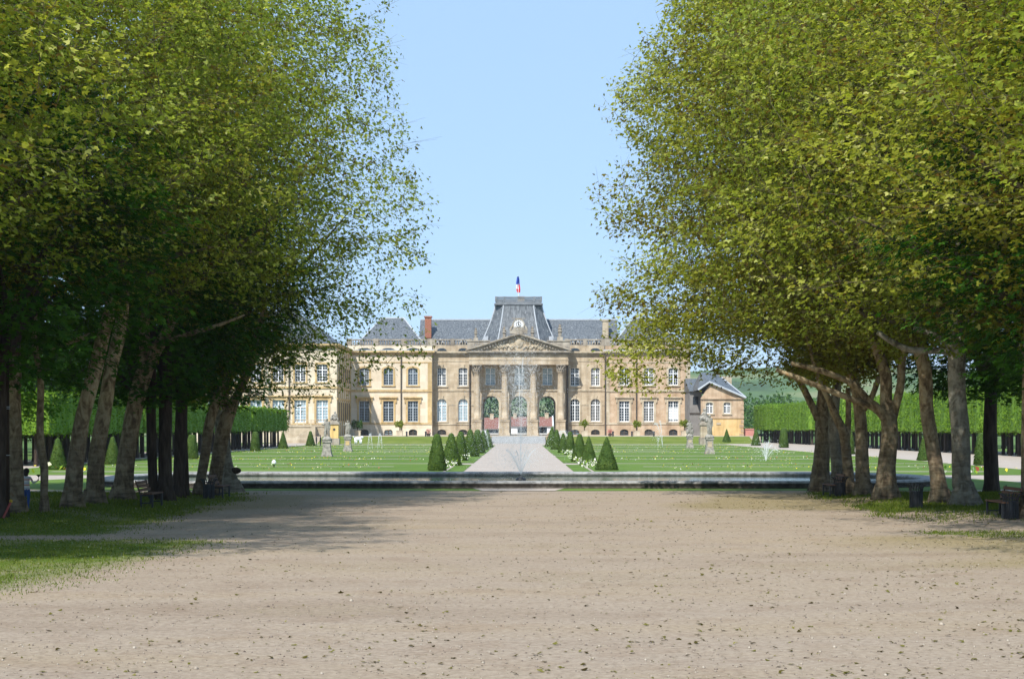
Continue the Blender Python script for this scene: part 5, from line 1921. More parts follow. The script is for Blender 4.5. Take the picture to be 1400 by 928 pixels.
# --- right outbuilding with gable
YR = 306.0
Zr_ = lambda y: Z(y, YR)
Xr = lambda x: X(x, YR)
ann = thing('gabled_building', 'gabled pink and ochre outbuilding with slate roof right of the palace', 'building', (Xr(986), YR, 0))
xa, xb = Xr(958), Xr(1016.5)
ops = [(Xr(970) - 0.62, Xr(970) + 0.62, Zr_(565), Zr_(550), 0.25), (Xr(994) - 0.62, Xr(994) + 0.62, Zr_(565), Zr_(550), 0.25)]
b = MB()
wall_panel(b, xa, xb, Zr_(571), Zr_(544.5), YR, ops)
b.prism_xz([(xa, Zr_(544.5)), (xb, Zr_(544.5)), (Xr(972), Zr_(524))], YR + 0.02, YR + 0.5)
wall_panel(b, YR, YR + 14, 0, Zr_(544.5), xb, [], axis='x')
b.build('wall', M['pink'], ann)
b = MB()
wall_panel(b, xa, xb, -0.2, Zr_(571), YR, [])
b.build('ochre_wall', stone_mat('ochre_render', [(0.52, 0.35, 0.15), (0.62, 0.44, 0.21), (0.66, 0.50, 0.28)], (4, 2), line=0.95), ann)
b = MB()
b.box(xa, xb + 0.1, YR - 0.15, YR + 0.02, Zr_(571.6), Zr_(569.8))
b.box(xa, xb + 0.25, YR - 0.3, YR + 0.02, Zr_(545.5), Zr_(543.5))
for k in range(9):
    zz = Zr_(603) + k * 0.82
    b.box(xb - (0.75 if k % 2 else 0.5), xb + 0.06, YR - 0.07, YR + 0.02, zz, zz + 0.6)
b.build('stone_trim', M['pink'], ann)
for o in ops:
    get_window('annex', ann, ((o[0] + o[1]) / 2, YR + 0.3, o[2]), w=1.24, h=o[3] - o[2], rise=0.2, nx=2, nz=5)
b = MB()
for o in ops:
    surround(b, (o[0] + o[1]) / 2, o[2], o[3], 1.24, YR, 0.22, 0.08, 0.25)
b.box(Xr(979.5), Xr(985.5), YR - 0.1, YR + 0.02, Zr_(580.5), Zr_(577.5))
b.build('window_surround', M['pale_stone'], ann)
b = MB()
xm, zmid = Xr(976), Zr_(511.5)
ea, eb = xa - 0.5, Xr(1019.5)
ze_ = Zr_(543)
b.add([(eb, YR - 0.5, ze_), (eb, YR + 14.5, ze_), (xm + 1.3, YR + 9, zmid + 0.6), (Xr(969.5), YR - 0.5, Zr_(521.5)), (ea, YR - 0.5, Zr_(533)), (ea, YR + 14.5, ze_ + 1.2), (xm - 1.5, YR + 9, zmid + 0.6)],
      [(0, 1, 2), (0, 2, 3), (3, 2, 6), (3, 6, 4), (4, 6, 5), (1, 5, 6, 2)])
rf = b.build('roof', M['slate'], ann)
b = MB()
b.tube([(eb, YR - 0.55, ze_ - 0.1), (Xr(969.5), YR - 0.55, Zr_(521.5) - 0.1), (ea, YR - 0.55, Zr_(532) - 0.1)], 0.2, 6)
b.tube([(eb, YR - 0.5, ze_), (xm + 1.3, YR + 9, zmid + 0.65)], 0.12, 6)
b.build('verge_board', M['lead'], rf)
b = MB()
b.box(Xr(1001) - 0.5, Xr(1001) + 1.3, YR + 11, YR + 12.2, Zr_(535), Zr_(512))
b.build('chimney', M['pale_stone'], ann)
# grey link block between palace and outbuilding, its shade painted into the wall colour
link_b = thing('link_building', 'narrow grey building with painted shade squeezed between palace and gabled outbuilding', 'building', (X(951, 316), 316, 0))
b = MB()
b.box(X(943, 316), X(959.5, 316), 316, 330, 0, Z(535, 316))
b.build('wall', mk('shade_tinted_grey_render', [(0.16, 0.15, 0.145), (0.24, 0.23, 0.22)], 0.7, 5, 0.95, 0.1), link_b)
b = MB()
b.box(X(943, 316), X(959.5, 316) + 0.05, 315.85, 316.02, Z(566, 316), Z(564, 316))
b.build('string_course', M['drain'], link_b)
b = MB()
b.prism_yz([(315.4, Z(535, 316)), (330.5, Z(535, 316)), (324, Z(516, 316))], X(942, 316), X(960, 316))
b.build('roof', M['slate'], link_b)
b = MB()
b.box(X(951, 316) - 0.5, X(951, 316) + 0.5, 315.95, 316.03, Z(553, 316), Z(542, 316))
b.build('window', M['glass'], link_b)
# low pink wall towards the hedge
b = MB()
b.box(Xr(1017.5), Xr(1032), YR + 1, YR + 1.5, -0.2, Zr_(587))
b.box(Xr(1017.5), Xr(1032), YR + 0.9, YR + 1.6, Zr_(587) + 0.001, Zr_(585.6))
tag(b.build('garden_wall', flat('pink_render', (0.5, 0.22, 0.19), 0.9)), 'low pink garden wall between the gabled building and the clipped hedge', 'wall')


# --- village houses seen through the arches
def house(x0, x1, y, zeave, zridge, label, wins, chim, gable=None):
    t = thing('village_house', label, 'house', ((x0 + x1) / 2, y, TZ), 'village houses behind the palace')
    b = MB()
    b.box(x0, x1, y, y + 9, TZ, zeave)
    b.build('wall', M['white'], t)
    b = MB()
    b.prism_yz([(y - 0.5, zeave - 0.1), (y + 9.5, zeave - 0.1), (y + 4.5, zridge)], x0 - 0.3, x1 + 0.3)
    rf = b.build('roof', M['roof_red'], t)
    b = MB()
    b.box(chim - 0.45, chim + 0.45, y + 3.6, y + 4.8, zridge - 0.8, zridge + 0.8)
    b.box(chim - 0.52, chim + 0.52, y + 3.5, y + 4.9, zridge + 0.801, zridge + 0.95)
    b.build('chimney', M['pale_stone'], rf)
    b = MB()
    b.tube([(x1 + 0.3, y - 0.55, zeave - 0.05), (x1 + 0.3, y + 4.5, zridge + 0.1)], 0.2, 5)
    b.build('verge_board', M['white'], rf)
    for wx in wins:
        b = MB()
        b.box(wx - 0.7, wx + 0.7, y - 0.06, y + 0.02, TZ + 0.15, zeave - 0.35)
        b.build('window', M['glass'], t)
    return t


YV = 405.0
Xv = lambda x: X(x, YV)
house(Xv(648), Xv(681), YV, Z(585.5, YV), Z(570.5, YV), 'white house with dark red tiled roof seen through the left arch', [Xv(670), Xv(677)], Xv(672))
house(Xv(698), Xv(724), YV + 4, Z(582, YV + 4), Z(569.5, YV + 4), 'white house with dark red tiled roof seen through the middle arch', [Xv(711.5), Xv(719)], Xv(704))
house(Xv(731), Xv(754), YV - 3, Z(582, YV - 3), Z(569.5, YV - 3), 'white house with red roof and pale verge seen through the right arch', [Xv(740), Xv(743.5)], Xv(747.5))

# ------------------------------------------------------------------ figures
def skin_body(name, joints, edges, mats, parent, facemat=None, sub=1, extra=None):
    """one continuous surface grown over a skeleton (world coordinates)"""
    o = Vector(parent['_w'])
    me = bpy.data.meshes.new(name)
    keys = list(joints)
    me.from_pydata([tuple(Vector(joints[k][:3]) - o) for k in keys], [(keys.index(a), keys.index(b_)) for a, b_ in edges], [])
    ob = bpy.data.objects.new(name, me)
    COL.objects.link(ob)
    md = ob.modifiers.new('skin', 'SKIN')
    for i, k in enumerate(keys):
        sv = me.skin_vertices[0].data[i]
        r = joints[k][3]
        sv.radius = r if hasattr(r, '__len__') else (r, r)
        sv.use_root = (i == 0)
    s2 = ob.modifiers.new('sub', 'SUBSURF')
    s2.levels = s2.render_levels = sub
    dg = bpy.context.evaluated_depsgraph_get()
    ev = ob.evaluated_get(dg)
    m2 = bpy.data.meshes.new_from_object(ev)
    m2.name = name
    bpy.data.objects.remove(ob)
    if extra is not None:
        extra.v = [(a[0] - o.x, a[1] - o.y, a[2] - o.z) for a in extra.v]
        V = [tuple(v.co) for v in m2.vertices] + extra.v
        n0 = len(m2.vertices)
        Fc = [tuple(p.vertices) for p in m2.polygons] + [tuple(i + n0 for i in f) for f in extra.f]
        m2 = bpy.data.meshes.new(name)
        m2.from_pydata(V, [], Fc)
    m2.materials.clear()
    for m_ in mats:
        m2.materials.append(m_)
    for p in m2.polygons:
        p.use_smooth = True
        if facemat:
            p.material_index = facemat(p.center + o)
    b = bpy.data.objects.new(name, m2)
    COL.objects.link(b)
    b.parent = parent
    b['_w'] = tuple(parent['_w'])
    return b


def standing(base, h, face=(0, 1), arms='down', lean=0.0):
    """joint dictionary of a standing figure of height h facing `face`"""
    fx_, fy_ = face
    f = Vector((fx_, fy_, 0)).normalized()
    r = Vector((f.y, -f.x, 0))

    def J(side, fwd, up, rad):
        p = Vector(base) + r * side * h + f * fwd * h + Vector((0, 0, up * h))
        return (p.x, p.y, p.z, rad * h if not hasattr(rad, '__len__') else (rad[0] * h, rad[1] * h))
    j = {'pel': J(0, 0, .52, (.085, .06)), 'waist': J(0, 0, .62, (.075, .052)), 'chest': J(0, 0, .74, (.088, .06)), 'neck0': J(0, 0, .825, (.04, .036)), 'neck': J(0, .004, .855, .03),
         'head0': J(0, .012, .895, (.044, .05)), 'head1': J(0, .012, .94, (.046, .056)), 'head2': J(0, .006, .978, (.034, .04))}
    for n_, s in (('l', -1), ('r', 1)):
        j['sh' + n_] = J(s * .10, 0, .80, .036)
        if arms == 'down' or (arms == 'right' and s < 0):
            j['el' + n_] = J(s * .135, -.01, .63, .026)
            j['wr' + n_] = J(s * .14, .03, .49, .018)
            j['ha' + n_] = J(s * .14, .04, .44, (.02, .012))
        else:
            j['el' + n_] = J(s * .16, .05, .655, .028)
            j['wr' + n_] = J(s * .235, .10, .70, .02)
            j['ha' + n_] = J(s * .26, .115, .735, (.02, .013))
        j['hip' + n_] = J(s * .052, 0, .47, .058)
        j['kn' + n_] = J(s * .055, .01, .27, .038)
        j['an' + n_] = J(s * .055, -.012, .05, .025)
        j['to' + n_] = J(s * .062, .075, .018, .02)
    e = [('pel', 'waist'), ('waist', 'chest'), ('chest', 'neck0'), ('neck0', 'neck'), ('neck', 'head0'), ('head0', 'head1'), ('head1', 'head2')]
    for n_ in 'lr':
        e += [('chest', 'sh' + n_), ('sh' + n_, 'el' + n_), ('el' + n_, 'wr' + n_), ('wr' + n_, 'ha' + n_), ('pel', 'hip' + n_), ('hip' + n_, 'kn' + n_), ('kn' + n_, 'an' + n_), ('an' + n_, 'to' + n_)]
    return j, e, f, r


def fingers(b, hand, dirv, sidev, up, s):
    """four unequal bent fingers and a thumb rooted in the palm"""
    h = Vector(hand)
    for k, ln in enumerate((0.9, 1.0, 0.95, 0.75)):
        o_ = h + sidev * (k - 1.5) * 0.011 * s
        p1 = o_ + dirv * 0.035 * s * ln
        p2 = p1 + (dirv * 0.7 + up * 0.5).normalized() * 0.025 * s * ln
        p3 = p2 + (dirv * 0.3 + up * 0.9).normalized() * 0.018 * s * ln
        b.tube([o_, p1, p2, p3], [0.0058 * s, 0.0054 * s, 0.0048 * s, 0.0038 * s], 6)
    t0 = h - sidev * 0.022 * s - dirv * 0.02 * s
    b.tube([t0, t0 - sidev * 0.02 * s + dirv * 0.022 * s, t0 - sidev * 0.012 * s + dirv * 0.048 * s], [0.007 * s, 0.006 * s, 0.0045 * s], 6)


SKIN = flat('skin', (0.45, 0.24, 0.16), 0.6)


def stripes_mat():
    m, nt, out = new_mat('striped_knit')
    N, L = nt.nodes, nt.links
    tc = N.new('ShaderNodeTexCoord')
    sx = N.new('ShaderNodeSeparateXYZ')
    L.new(tc.outputs['Object'], sx.inputs[0])
    ma = N.new('ShaderNodeMath')
    ma.operation = 'MULTIPLY'
    L.new(sx.outputs[2], ma.inputs[0])
    ma.inputs[1].default_value = 5.6
    fr = N.new('ShaderNodeMath')
    fr.operation = 'FRACT'
    L.new(ma.outputs[0], fr.inputs[0])
    rp = ramp(nt, [(0.62, 0.60, 0.57), (0.40, 0.16, 0.12), (0.60, 0.45, 0.38), (0.35, 0.42, 0.48)], [0.0, 0.40, 0.58, 0.76])
    rp.color_ramp.interpolation = 'CONSTANT'
    L.new(fr.outputs[0], rp.inputs[0])
    b_ = N.new('ShaderNodeBsdfPrincipled')
    b_.inputs['Roughness'].default_value = 0.9
    L.new(rp.outputs[0], b_.inputs['Base Color'])
    L.new(b_.outputs[0], out.inputs[0])
    return m


cD = 55.4
cx_ = X(36, cD)
child = thing('person', 'child in striped jumper and blue jeans seen from behind beside a trunk', 'person', (cx_, cD, float(ground_z(cx_, cD))))
ch_h = 1.33
j, e, f_, r_ = standing(child['_w'], ch_h, (0.25, 1), 'right')
ex = MB()
hp = Vector(j['har'][:3])
fingers(ex, hp, (r_ * 0.5 + f_ * 0.3 + Vector((0, 0, 0.7))).normalized(), f_, -r_ * 0.3 + f_, 0.85)
fingers(ex, Vector(j['hal'][:3]), Vector((0, 0, -1)), f_, f_ * 0.5 + r_ * 0.4, 0.85)
cz = child['_w'][2]


def child_fm(c):
    z = (c.z - cz) / ch_h
    side = abs((Vector((c.x, c.y, 0)) - Vector((cx_, cD, 0))).dot(r_)) / ch_h
    if z < 0.035:
        return 3
    if z > 0.84:
        return 0
    if side > 0.125 and z < 0.49:
        return 0
    if side > 0.243:
        return 0
    if z < 0.50 and side < 0.125:
        return 2
    return 1


skin_body('body', j, e, [SKIN, stripes_mat(), flat('blue_denim', (0.03, 0.075, 0.24), 0.85), flat('dark_shoe', (0.04, 0.035, 0.03), 0.7)], child, child_fm, 2, ex)
b = MB()
hc_ = Vector(j['head1'][:3]) - f_ * 0.012
b.ball((hc_.x, hc_.y, hc_.z + 0.012), 0.098, 16, 12, 1, 1, 1.08)
b.ball((hc_.x - f_.x * 0.03, hc_.y - f_.y * 0.03, hc_.z - 0.075), 0.085, 14, 10, 1, 0.85, 1.15)
b.build('hair', mk('dark_hair', [(0.012, 0.008, 0.007), (0.035, 0.022, 0.018)], 30, 4, 0.55, 0.3, (1, 1, 0.2)), child, smooth=True)
b = MB()
hc2 = Vector(j['head1'][:3]) + f_ * 0.075
for s in (-1, 1):
    q = hc2 + r_ * s * 0.03 + Vector((0, 0, 0.005))
    b.ball(tuple(q), 0.011, 8, 6)
b.build('eyes', flat('eye', (0.02, 0.015, 0.01), 0.2), child)
b = MB()
q = hc2 + f_ * 0.008 + Vector((0, 0, -0.02))
b.ball(tuple(q), 0.014, 8, 6, 1, 1, 1.3)
b.build('nose', SKIN, child, smooth=True)
# what the child holds
b = MB()
hp2 = hp + Vector((0.015, 0, 0.08))
for k in range(9):
    a = k * 0.7
    b.tube([hp2, hp2 + Vector((math.cos(a) * 0.05, math.sin(a) * 0.05, 0.08)), hp2 + Vector((math.cos(a) * 0.085, math.sin(a) * 0.085, 0.06))], [0.008, 0.02, 0.004], 4)
b.tube([hp2 - Vector((0, 0, 0.12)), hp2], 0.008, 5)
tag(b.build('leaf_bunch', M['chestnut_leaf']), 'small dark bunch of leaves held up in the raised hand of the child', 'leaves')

vD = 246.0
for i, (xx, face, cloth) in enumerate(((432.5, (1, 0.3), 'near black coat, left of a pair by the wing'), (437.5, (-1, 0.2), 'near black suit, right of a pair by the wing'))):
    x = X(xx, vD)
    p = thing('person', 'distant walker in %s terrace' % cloth, 'person', (x, vD + i * 0.6, 0), 'two people walking by the wing')
    j, e, f2, r2 = standing(p['_w'], 1.72 - 0.06 * i, face)
    skin_body('body', j, e, [SKIN, flat('dark_cloth', (0.02, 0.022, 0.03), 0.85)], p, lambda c: 0 if c.z > 1.46 or (c.z < 0.84 and c.z > 0.70 and abs((c.x - x)) > 0.2) else 1, 1)
    b = MB()
    hc_ = Vector(j['head1'][:3])
    b.ball((hc_.x - f2.x * 0.02, hc_.y - f2.y * 0.02, hc_.z + 0.03), 0.105, 10, 8)
    b.build('hair', flat('brown_hair', (0.04, 0.025, 0.02), 0.7), p, smooth=True)


# ------------------------------------------------------------------ statues on pedestals
def plinth(t, x, D, zt, w0, w1, mat='statue', panel=None):
    b = MB()
    b.box(x - w0, x + w0, D - w0, D + w0, -0.05, 0.22)
    b.box(x - w0 * 0.86, x + w0 * 0.86, D - w0 * 0.86, D + w0 * 0.86, 0.22, 0.42)
    n = 6
    prev = None
    for k in range(n):
        ta, tb = k / n, (k + 1) / n
        wa = w0 * 0.80 + (w1 - w0 * 0.80) * min(1, ta * 1.6) ** 0.6
        b.box(x - wa, x + wa, D - wa, D + wa, 0.42 + (zt - 0.62) * ta + 0.0005 * k, 0.42 + (zt - 0.62) * tb)
    b.box(x - w1 * 1.22, x + w1 * 1.22, D - w1 * 1.22, D + w1 * 1.22, zt - 0.2, zt)
    o = b.build('pedestal', M[mat], t)
    if panel:
        b = MB()
        b.box(x - w1 * 0.62, x + w1 * 0.62, D - w0 * 0.82, D - w1 + 0.02, 0.75, zt - 0.4)
        b.build('pedestal_panel', M[panel], o)
    return o


def statue(x, yb, ypt, ytop, label, pose, panel=None):
    D = depth(yb)
    xw_ = X(x, D)
    t = thing('garden_statue', label, 'statue', (xw_, D, 0), 'stone statues on the parterre')
    zt = Z(ypt, D)
    zz = Z(ytop, D)
    plinth(t, xw_, D, zt, 0.52, 0.36, panel=panel)
    h = zz - zt
    j, e, f2, r2 = standing((xw_, D, zt + 0.12), h - 0.12, (0.15, -1), 'right')
    for k in list(j):
        p = j[k]
        r = p[3]
        g_ = 1.45
        j[k] = (p[0], p[1], p[2], (r[0] * g_, r[1] * g_) if hasattr(r, '__len__') else r * g_)
    ex = MB()
    ex.lathe([(0.5, zt), (0.48, zt + 0.16), (0.36, zt + 0.3), (0.2, zt + 0.42)], xw_, D, 10)
    rr = random.Random(int(x))
    for k in range(7):
        a = rr.uniform(0, 6.28)
        ex.tube([(xw_ + 0.1 * math.cos(a), D + 0.1 * math.sin(a), zt + h * 0.62), (xw_ + 0.2 * math.cos(a), D + 0.16 * math.sin(a), zt + h * 0.4), (xw_ + 0.26 * math.cos(a + .3), D + 0.2 * math.sin(a + .3), zt + 0.1)], [0.05, 0.09, 0.1], 6)
    if pose == 'group':
        for s in (-1, 1):
            ex.ball((xw_ + s * 0.32, D - 0.1, zt + h * 0.3), 0.2, 10, 8, 1, 1, 1.7)
            ex.ball((xw_ + s * 0.34, D - 0.12, zt + h * 0.56), 0.12, 10, 8)
    skin_body('figure', j, e, [M['statue']], t, None, 1, ex)
    return t


statue(447, 624, 602, 571, 'dark slender stone statue on a grey pedestal, left lawn, nearer the basin', 'single')
statue(475.5, 617, 598, 574, 'grey stone statue on a yellow panelled pedestal, left lawn, nearer the palace', 'single', 'yellow')
statue(970, 620.5, 598.5, 566, 'stone statue with raised arm on a grey pedestal, right lawn, nearer the basin', 'single', 'tan')
statue(943, 612.5, 597, 574, 'pale stone group statue on a panelled pedestal, right lawn, nearer the palace', 'group', 'tan')


# gate piers with sculptures
def pier(x, D, w, zb0, zb1, zsc, body_mat, label, hole):
    xw_ = X(x, D)
    t = thing('sculpture_pier', label, 'pedestal', (xw_, D, 0))
    b = MB()
    b.box(xw_ - w * 1.25, xw_ + w * 1.25, D - w * 1.25, D + w * 1.25, -0.1, zb0)
    b.box(xw_ - w * 1.3, xw_ + w * 1.3, D - w * 1.3, D + w * 1.3, zb1 + 0.001, zb1 + 0.3)
    b.prism_xz([(xw_ - w * 1.1, zb1 + 0.3), (xw_ + w * 1.1, zb1 + 0.3), (xw_ + w * 0.6, zb1 + 0.62), (xw_ - w * 0.6, zb1 + 0.62)], D - w, D + w)
    b.build('stone_base', M['grey_stone'], t)
    b = MB()
    b.box(xw_ - w, xw_ + w, D - w, D + w, zb0 + 0.001, zb1)
    b.build('pier_block', body_mat, t)
    if hole:
        b = MB()
        b.lathe([(0.2, D - w - 0.03), (0.2, D - w + 0.01)], 0, 0, 14)
        b.v = [(xw_ + v[0], v[2], (zb0 + zb1) / 2 + 0.3 + v[1]) for v in b.v]
        b.build('round_opening', M['dark_metal'], t)
    b = MB()
    rr = random.Random(int(x))
    h = zsc - zb1 - 0.55
    z_ = zb1 + 0.55
    b.ball((xw_, D, z_ + h * 0.28), h * 0.26, 12, 9, 1.35, 0.9, 1)
    b.ball((xw_ + 0.12, D - 0.1, z_ + h * 0.58), h * 0.19, 12, 9, 0.9, 0.8, 1.3)
    b.ball((xw_ + 0.05, D - 0.12, z_ + h * 0.88), h * 0.115, 12, 9)
    for s in (-1, 1):
        b.tube([(xw_ + s * 0.15, D - 0.1, z_ + h * 0.66), (xw_ + s * 0.42, D - 0.2, z_ + h * 0.5), (xw_ + s * 0.5, D - 0.25, z_ + h * 0.3)], [0.12, 0.1, 0.08], 8)
        b.tube([(xw_ + s * 0.2, D - 0.1, z_ + h * 0.3), (xw_ + s * 0.5, D - 0.4, z_ + h * 0.28), (xw_ + s * 0.55, D - 0.45, z_ + 0.02)], [0.18, 0.14, 0.1], 8)
    b.build('sculpture', M['statue'], t, smooth=True)
    return t


pier(457.5, 270, 0.66, Z(599, 270), Z(580, 270), Z(562, 270), stone_mat('yellow_plaster', [(0.62, 0.44, 0.17), (0.72, 0.54, 0.25)], (5, 4), line=0.97), 'yellow plastered pier with small round hole and a seated stone sculpture on top', True)
pier(962.5, 272, 0.62, Z(598, 272), Z(581, 272), Z(558, 272), M['pale_stone'], 'pale stone pier carrying a dark sculpture left of the gabled building', False)


# ------------------------------------------------------------------ orange trees in tubs along the terrace
def tub_tree(x, ytop, label, r=0.8, colr='wood_leaf', D=310.0):
    xw_ = X(x, D)
    t = thing('potted_tree', label, 'potted tree', (xw_, D, TZ), 'potted trees along the palace terrace')
    b = MB()
    b.box(xw_ - 0.55, xw_ + 0.55, D - 0.55, D + 0.55, TZ, TZ + 0.85)
    b.box(xw_ - 0.62, xw_ + 0.62, D - 0.62, D + 0.62, TZ + 0.851, TZ + 0.97)
    b.build('tub', M['pale_stone'], t)
    zt = Z(ytop, D)
    b = MB()
    b.tube([(xw_, D, TZ + 0.9), (xw_ + 0.03, D, zt - r)], [0.09, 0.07], 6)
    b.build('trunk', M['trunk_dark'], t)
    g = np.random.default_rng(int(x))
    n = 900
    a = g.normal(size=(n, 3))
    a /= np.linalg.norm(a, axis=1, keepdims=True)
    a *= g.uniform(0.25, 1, (n, 1)) ** 0.5
    c = a * np.array([r * 1.1, r * 1.1, r * 0.85]) * (1 + 0.25 * np.sin(a[:, :1] * 6 + x)) + np.array([xw_, D, zt - r * 0.85])
    V, Q, lv = leaves(c, 0.22, QUAD_T, 0.5, g=g)
    V -= np.array(t['_w'])
    link('crown', np_mesh('crown', V, Q, M['plane_leaf_green'] if colr == 'olive' else M['wood_leaf'], lv), t)


tub_tree(489, 574, 'round bushy tree in a white tub at the left end of the palace terrace', 1.0)
tub_tree(546.5, 575, 'thin-crowned tree in a white tub before the left pavilion', 0.75, 'olive')
tub_tree(799, 574, 'small tree in a white tub below the arched windows right of the portico', 0.72, 'olive')
tub_tree(870.5, 575, 'small tree in a white tub between the first two windows of the right pavilion', 0.7, 'olive')
tub_tree(935.5, 574, 'small tree in a white tub at the right corner of the right pavilion', 0.75, 'olive')
# low things on the terrace edge
for i, (x, lab) in enumerate(((556, 'short dark bollard below the left pavilion, left of two'), (582, 'short dark bollard below the left pavilion, right of two'), (838, 'short dark bollard left of the right pavilion vents'),
                              (864, 'short dark bollard between tub and first vent of the right pavilion'), (894, 'short dark bollard right of the second vent of the right pavilion'))):
    b = MB()
    b.lathe([(0.16, TZ), (0.15, TZ + 0.6), (0.19, TZ + 0.66), (0.17, TZ + 0.82), (0.05, TZ + 0.9)], X(x, 296), 296, 10)
    tag(b.build('bollard', M['dark_metal'], origin=(X(x, 296), 296, TZ)), lab, 'bollard', 'bollards on the terrace edge')
for i, (x, lab) in enumerate(((586, 'pink flowering pot at the right end of the left pavilion'), (834, 'pink flowering pot at the left end of the right pavilion'))):
    t = thing('flower_pot', lab, 'flower pot', (X(x, 297), 297, TZ), 'pink flower pots on the terrace')
    b = MB()
    b.lathe([(0.25, TZ), (0.38, TZ + 0.45), (0.42, TZ + 0.5)], X(x, 297), 297, 12)
    b.build('pot', M['drain'], t)
    g = np.random.default_rng(i)
    a = g.normal(size=(220, 3)) * 0.24
    c = a + np.array([X(x, 297), 297, TZ + 0.85])
    V, Q, lv = leaves(c, 0.16, QUAD_T, 0.4, g=g)
    V -= np.array(t['_w'])
    link('flowers', np_mesh('flowers', V, Q, leaf_mat('pink_flower', [(0.05, 0.12, 0.03), (0.6, 0.2, 0.2), (0.7, 0.35, 0.33)], 0.2), lv), t)
# white reclining sculpture by the left bank
sD = 279.0
sx0 = X(490, sD)
b = MB()
b.ball((sx0 - 0.1, sD, 0.85), 0.42, 14, 10, 1.5, 0.9, 0.9)
b.ball((sx0 + 0.6, sD, 1.12), 0.2, 10, 8, 1.3, 0.9, 1)
b.tube([(sx0 + 0.2, sD, 0.95), (sx0 + 0.45, sD, 1.1), (sx0 + 0.6, sD, 1.15)], [0.26, 0.2, 0.16], 10)
for k in (-0.55, -0.3, 0.25, 0.45):
    b.tube([(sx0 + k, sD - 0.1, 0.75), (sx0 + k + 0.05, sD - 0.12, 0.4), (sx0 + k, sD - 0.12, 0.02)], [0.17, 0.11, 0.1], 8)
b.tube([(sx0 - 0.65, sD, 1.0), (sx0 - 0.85, sD, 1.25), (sx0 - 0.7, sD, 1.35)], [0.1, 0.07, 0.05], 8)
tag(b.build('animal_sculpture', M['white'], smooth=True, origin=(sx0, sD, 0)), 'small white four-legged animal sculpture below the left tub tree', 'sculpture')
# white dome marker in the left bed
mD = depth(638.5)
mx_ = X(374.5, mD)
t = thing('garden_marker', 'small white dome-topped marker on a dark stem in the left flower bed', 'garden lamp', (mx_, mD, 0))
b = MB()
b.tube([(mx_, mD, 0), (mx_, mD, 0.3)], [0.06, 0.05], 8)
b.build('stem', M['dark_metal'], t)
b = MB()
b.lathe([(0.14, 0.2), (0.17, 0.3), (0.15, 0.42), (0.09, 0.5), (0.01, 0.53)], mx_, mD, 12)
b.build('dome', M['white'], t, smooth=True)


# ------------------------------------------------------------------ street furniture of the alley
def bench(x, y, length, facing, label, back=True):
    """facing: +1 looks toward +x, -1 toward -x; long side along y"""
    z0 = float(ground_z(x, y))
    t = thing('park_bench', label, 'bench', (x, y, z0), 'park benches along the alley')
    s = facing

    def bx_(b, u0, u1, y0, y1, za, zb):
        xa, xb = sorted((x + s * u0, x + s * u1))
        b.box(xa, xb, y0, y1, z0 + za, z0 + zb)
    b = MB()
    for k in range(4):
        bx_(b, 0.24 - k * 0.12, 0.24 - k * 0.12 - 0.095, y - length / 2, y + length / 2, 0.46, 0.50)
    b.build('seat', M['wood'], t)
    if back:
        b = MB()
        for k in range(3):
            u = -0.24 - k * 0.055
            bx_(b, u - 0.02, u + 0.02, y - length / 2, y + length / 2, 0.56 + k * 0.13, 0.66 + k * 0.13)
        b.build('backrest', M['wood'], t)
    for yy in (y - length / 2 + 0.12, y + length / 2 - 0.12):
        b = MB()
        bx_(b, 0.18, 0.24, yy - 0.03, yy + 0.03, 0, 0.455)
        bx_(b, -0.16, -0.22, yy - 0.03, yy + 0.03, 0, 0.455)
        bx_(b, -0.16, 0.18, yy - 0.028, yy + 0.028, 0.40, 0.455)
        bx_(b, -0.155, 0.175, yy - 0.025, yy + 0.025, 0.14, 0.18)
        if back:
            b.tube([(x + s * -0.19, yy, z0 + 0.4), (x + s * -0.27, yy, z0 + 0.62), (x + s * -0.39, yy, z0 + 0.95)], [0.03, 0.03, 0.025], 6)
        b.build('leg_frame', M['dark_metal'], t)


bench(X(1377, 51.4), 52.0, 1.9, -1, 'brown slatted bench with dark metal legs behind the bin at the right edge')
bench(X(1141, 68.8), 69.4, 1.8, -1, 'brown bench half hidden before the pale mottled trunk in the right row')
bench(X(200, 59.4), 60.2, 1.8, 1, 'dark bench between the forked plane and the dark chestnut stems on the left')
bench(X(297, 67.6), 68.4, 1.8, 1, 'dark bench at the foot of the Y-forked plane on the left')


def bin_(x, y, label, s=1.0):
    z0 = float(ground_z(x, y))
    t = thing('litter_bin', label, 'litter bin', (x, y, z0), 'slatted litter bins along the alley')
    b = MB()
    b.lathe([(0.17, 0.03), (0.185, 0.06), (0.19, 0.60), (0.17, 0.60)], x, y, 20)
    b.v = [(v[0], v[1], v[2] * s + z0) for v in b.v]
    b.build('bucket', M['dark_metal'], t)
    b = MB()
    for k in range(18):
        a = 2 * math.pi * k / 18
        ca, sa = math.cos(a), math.sin(a)
        b.tube([(x + ca * 0.215, y + sa * 0.215, z0 + 0.02), (x + ca * 0.215, y + sa * 0.215, z0 + 0.60 * s), (x + ca * 0.235, y + sa * 0.235, z0 + 0.70 * s), (x + ca * 0.29, y + sa * 0.29, z0 + 0.80 * s), (x + ca * 0.36, y + sa * 0.36, z0 + 0.845 * s)], 0.016, 5)
    b.build('slats', M['dark_metal'], t)
    for (rad_, zz) in ((0.215, 0.06), (0.215, 0.58), (0.235, 0.70)):
        b = MB()
        pts = [(x + rad_ * math.cos(2 * math.pi * k / 20), y + rad_ * math.sin(2 * math.pi * k / 20), z0 + zz * s) for k in range(21)]
        b.tube(pts, 0.013, 5, cap=False)
        b.build('hoop', M['dark_metal'], t)


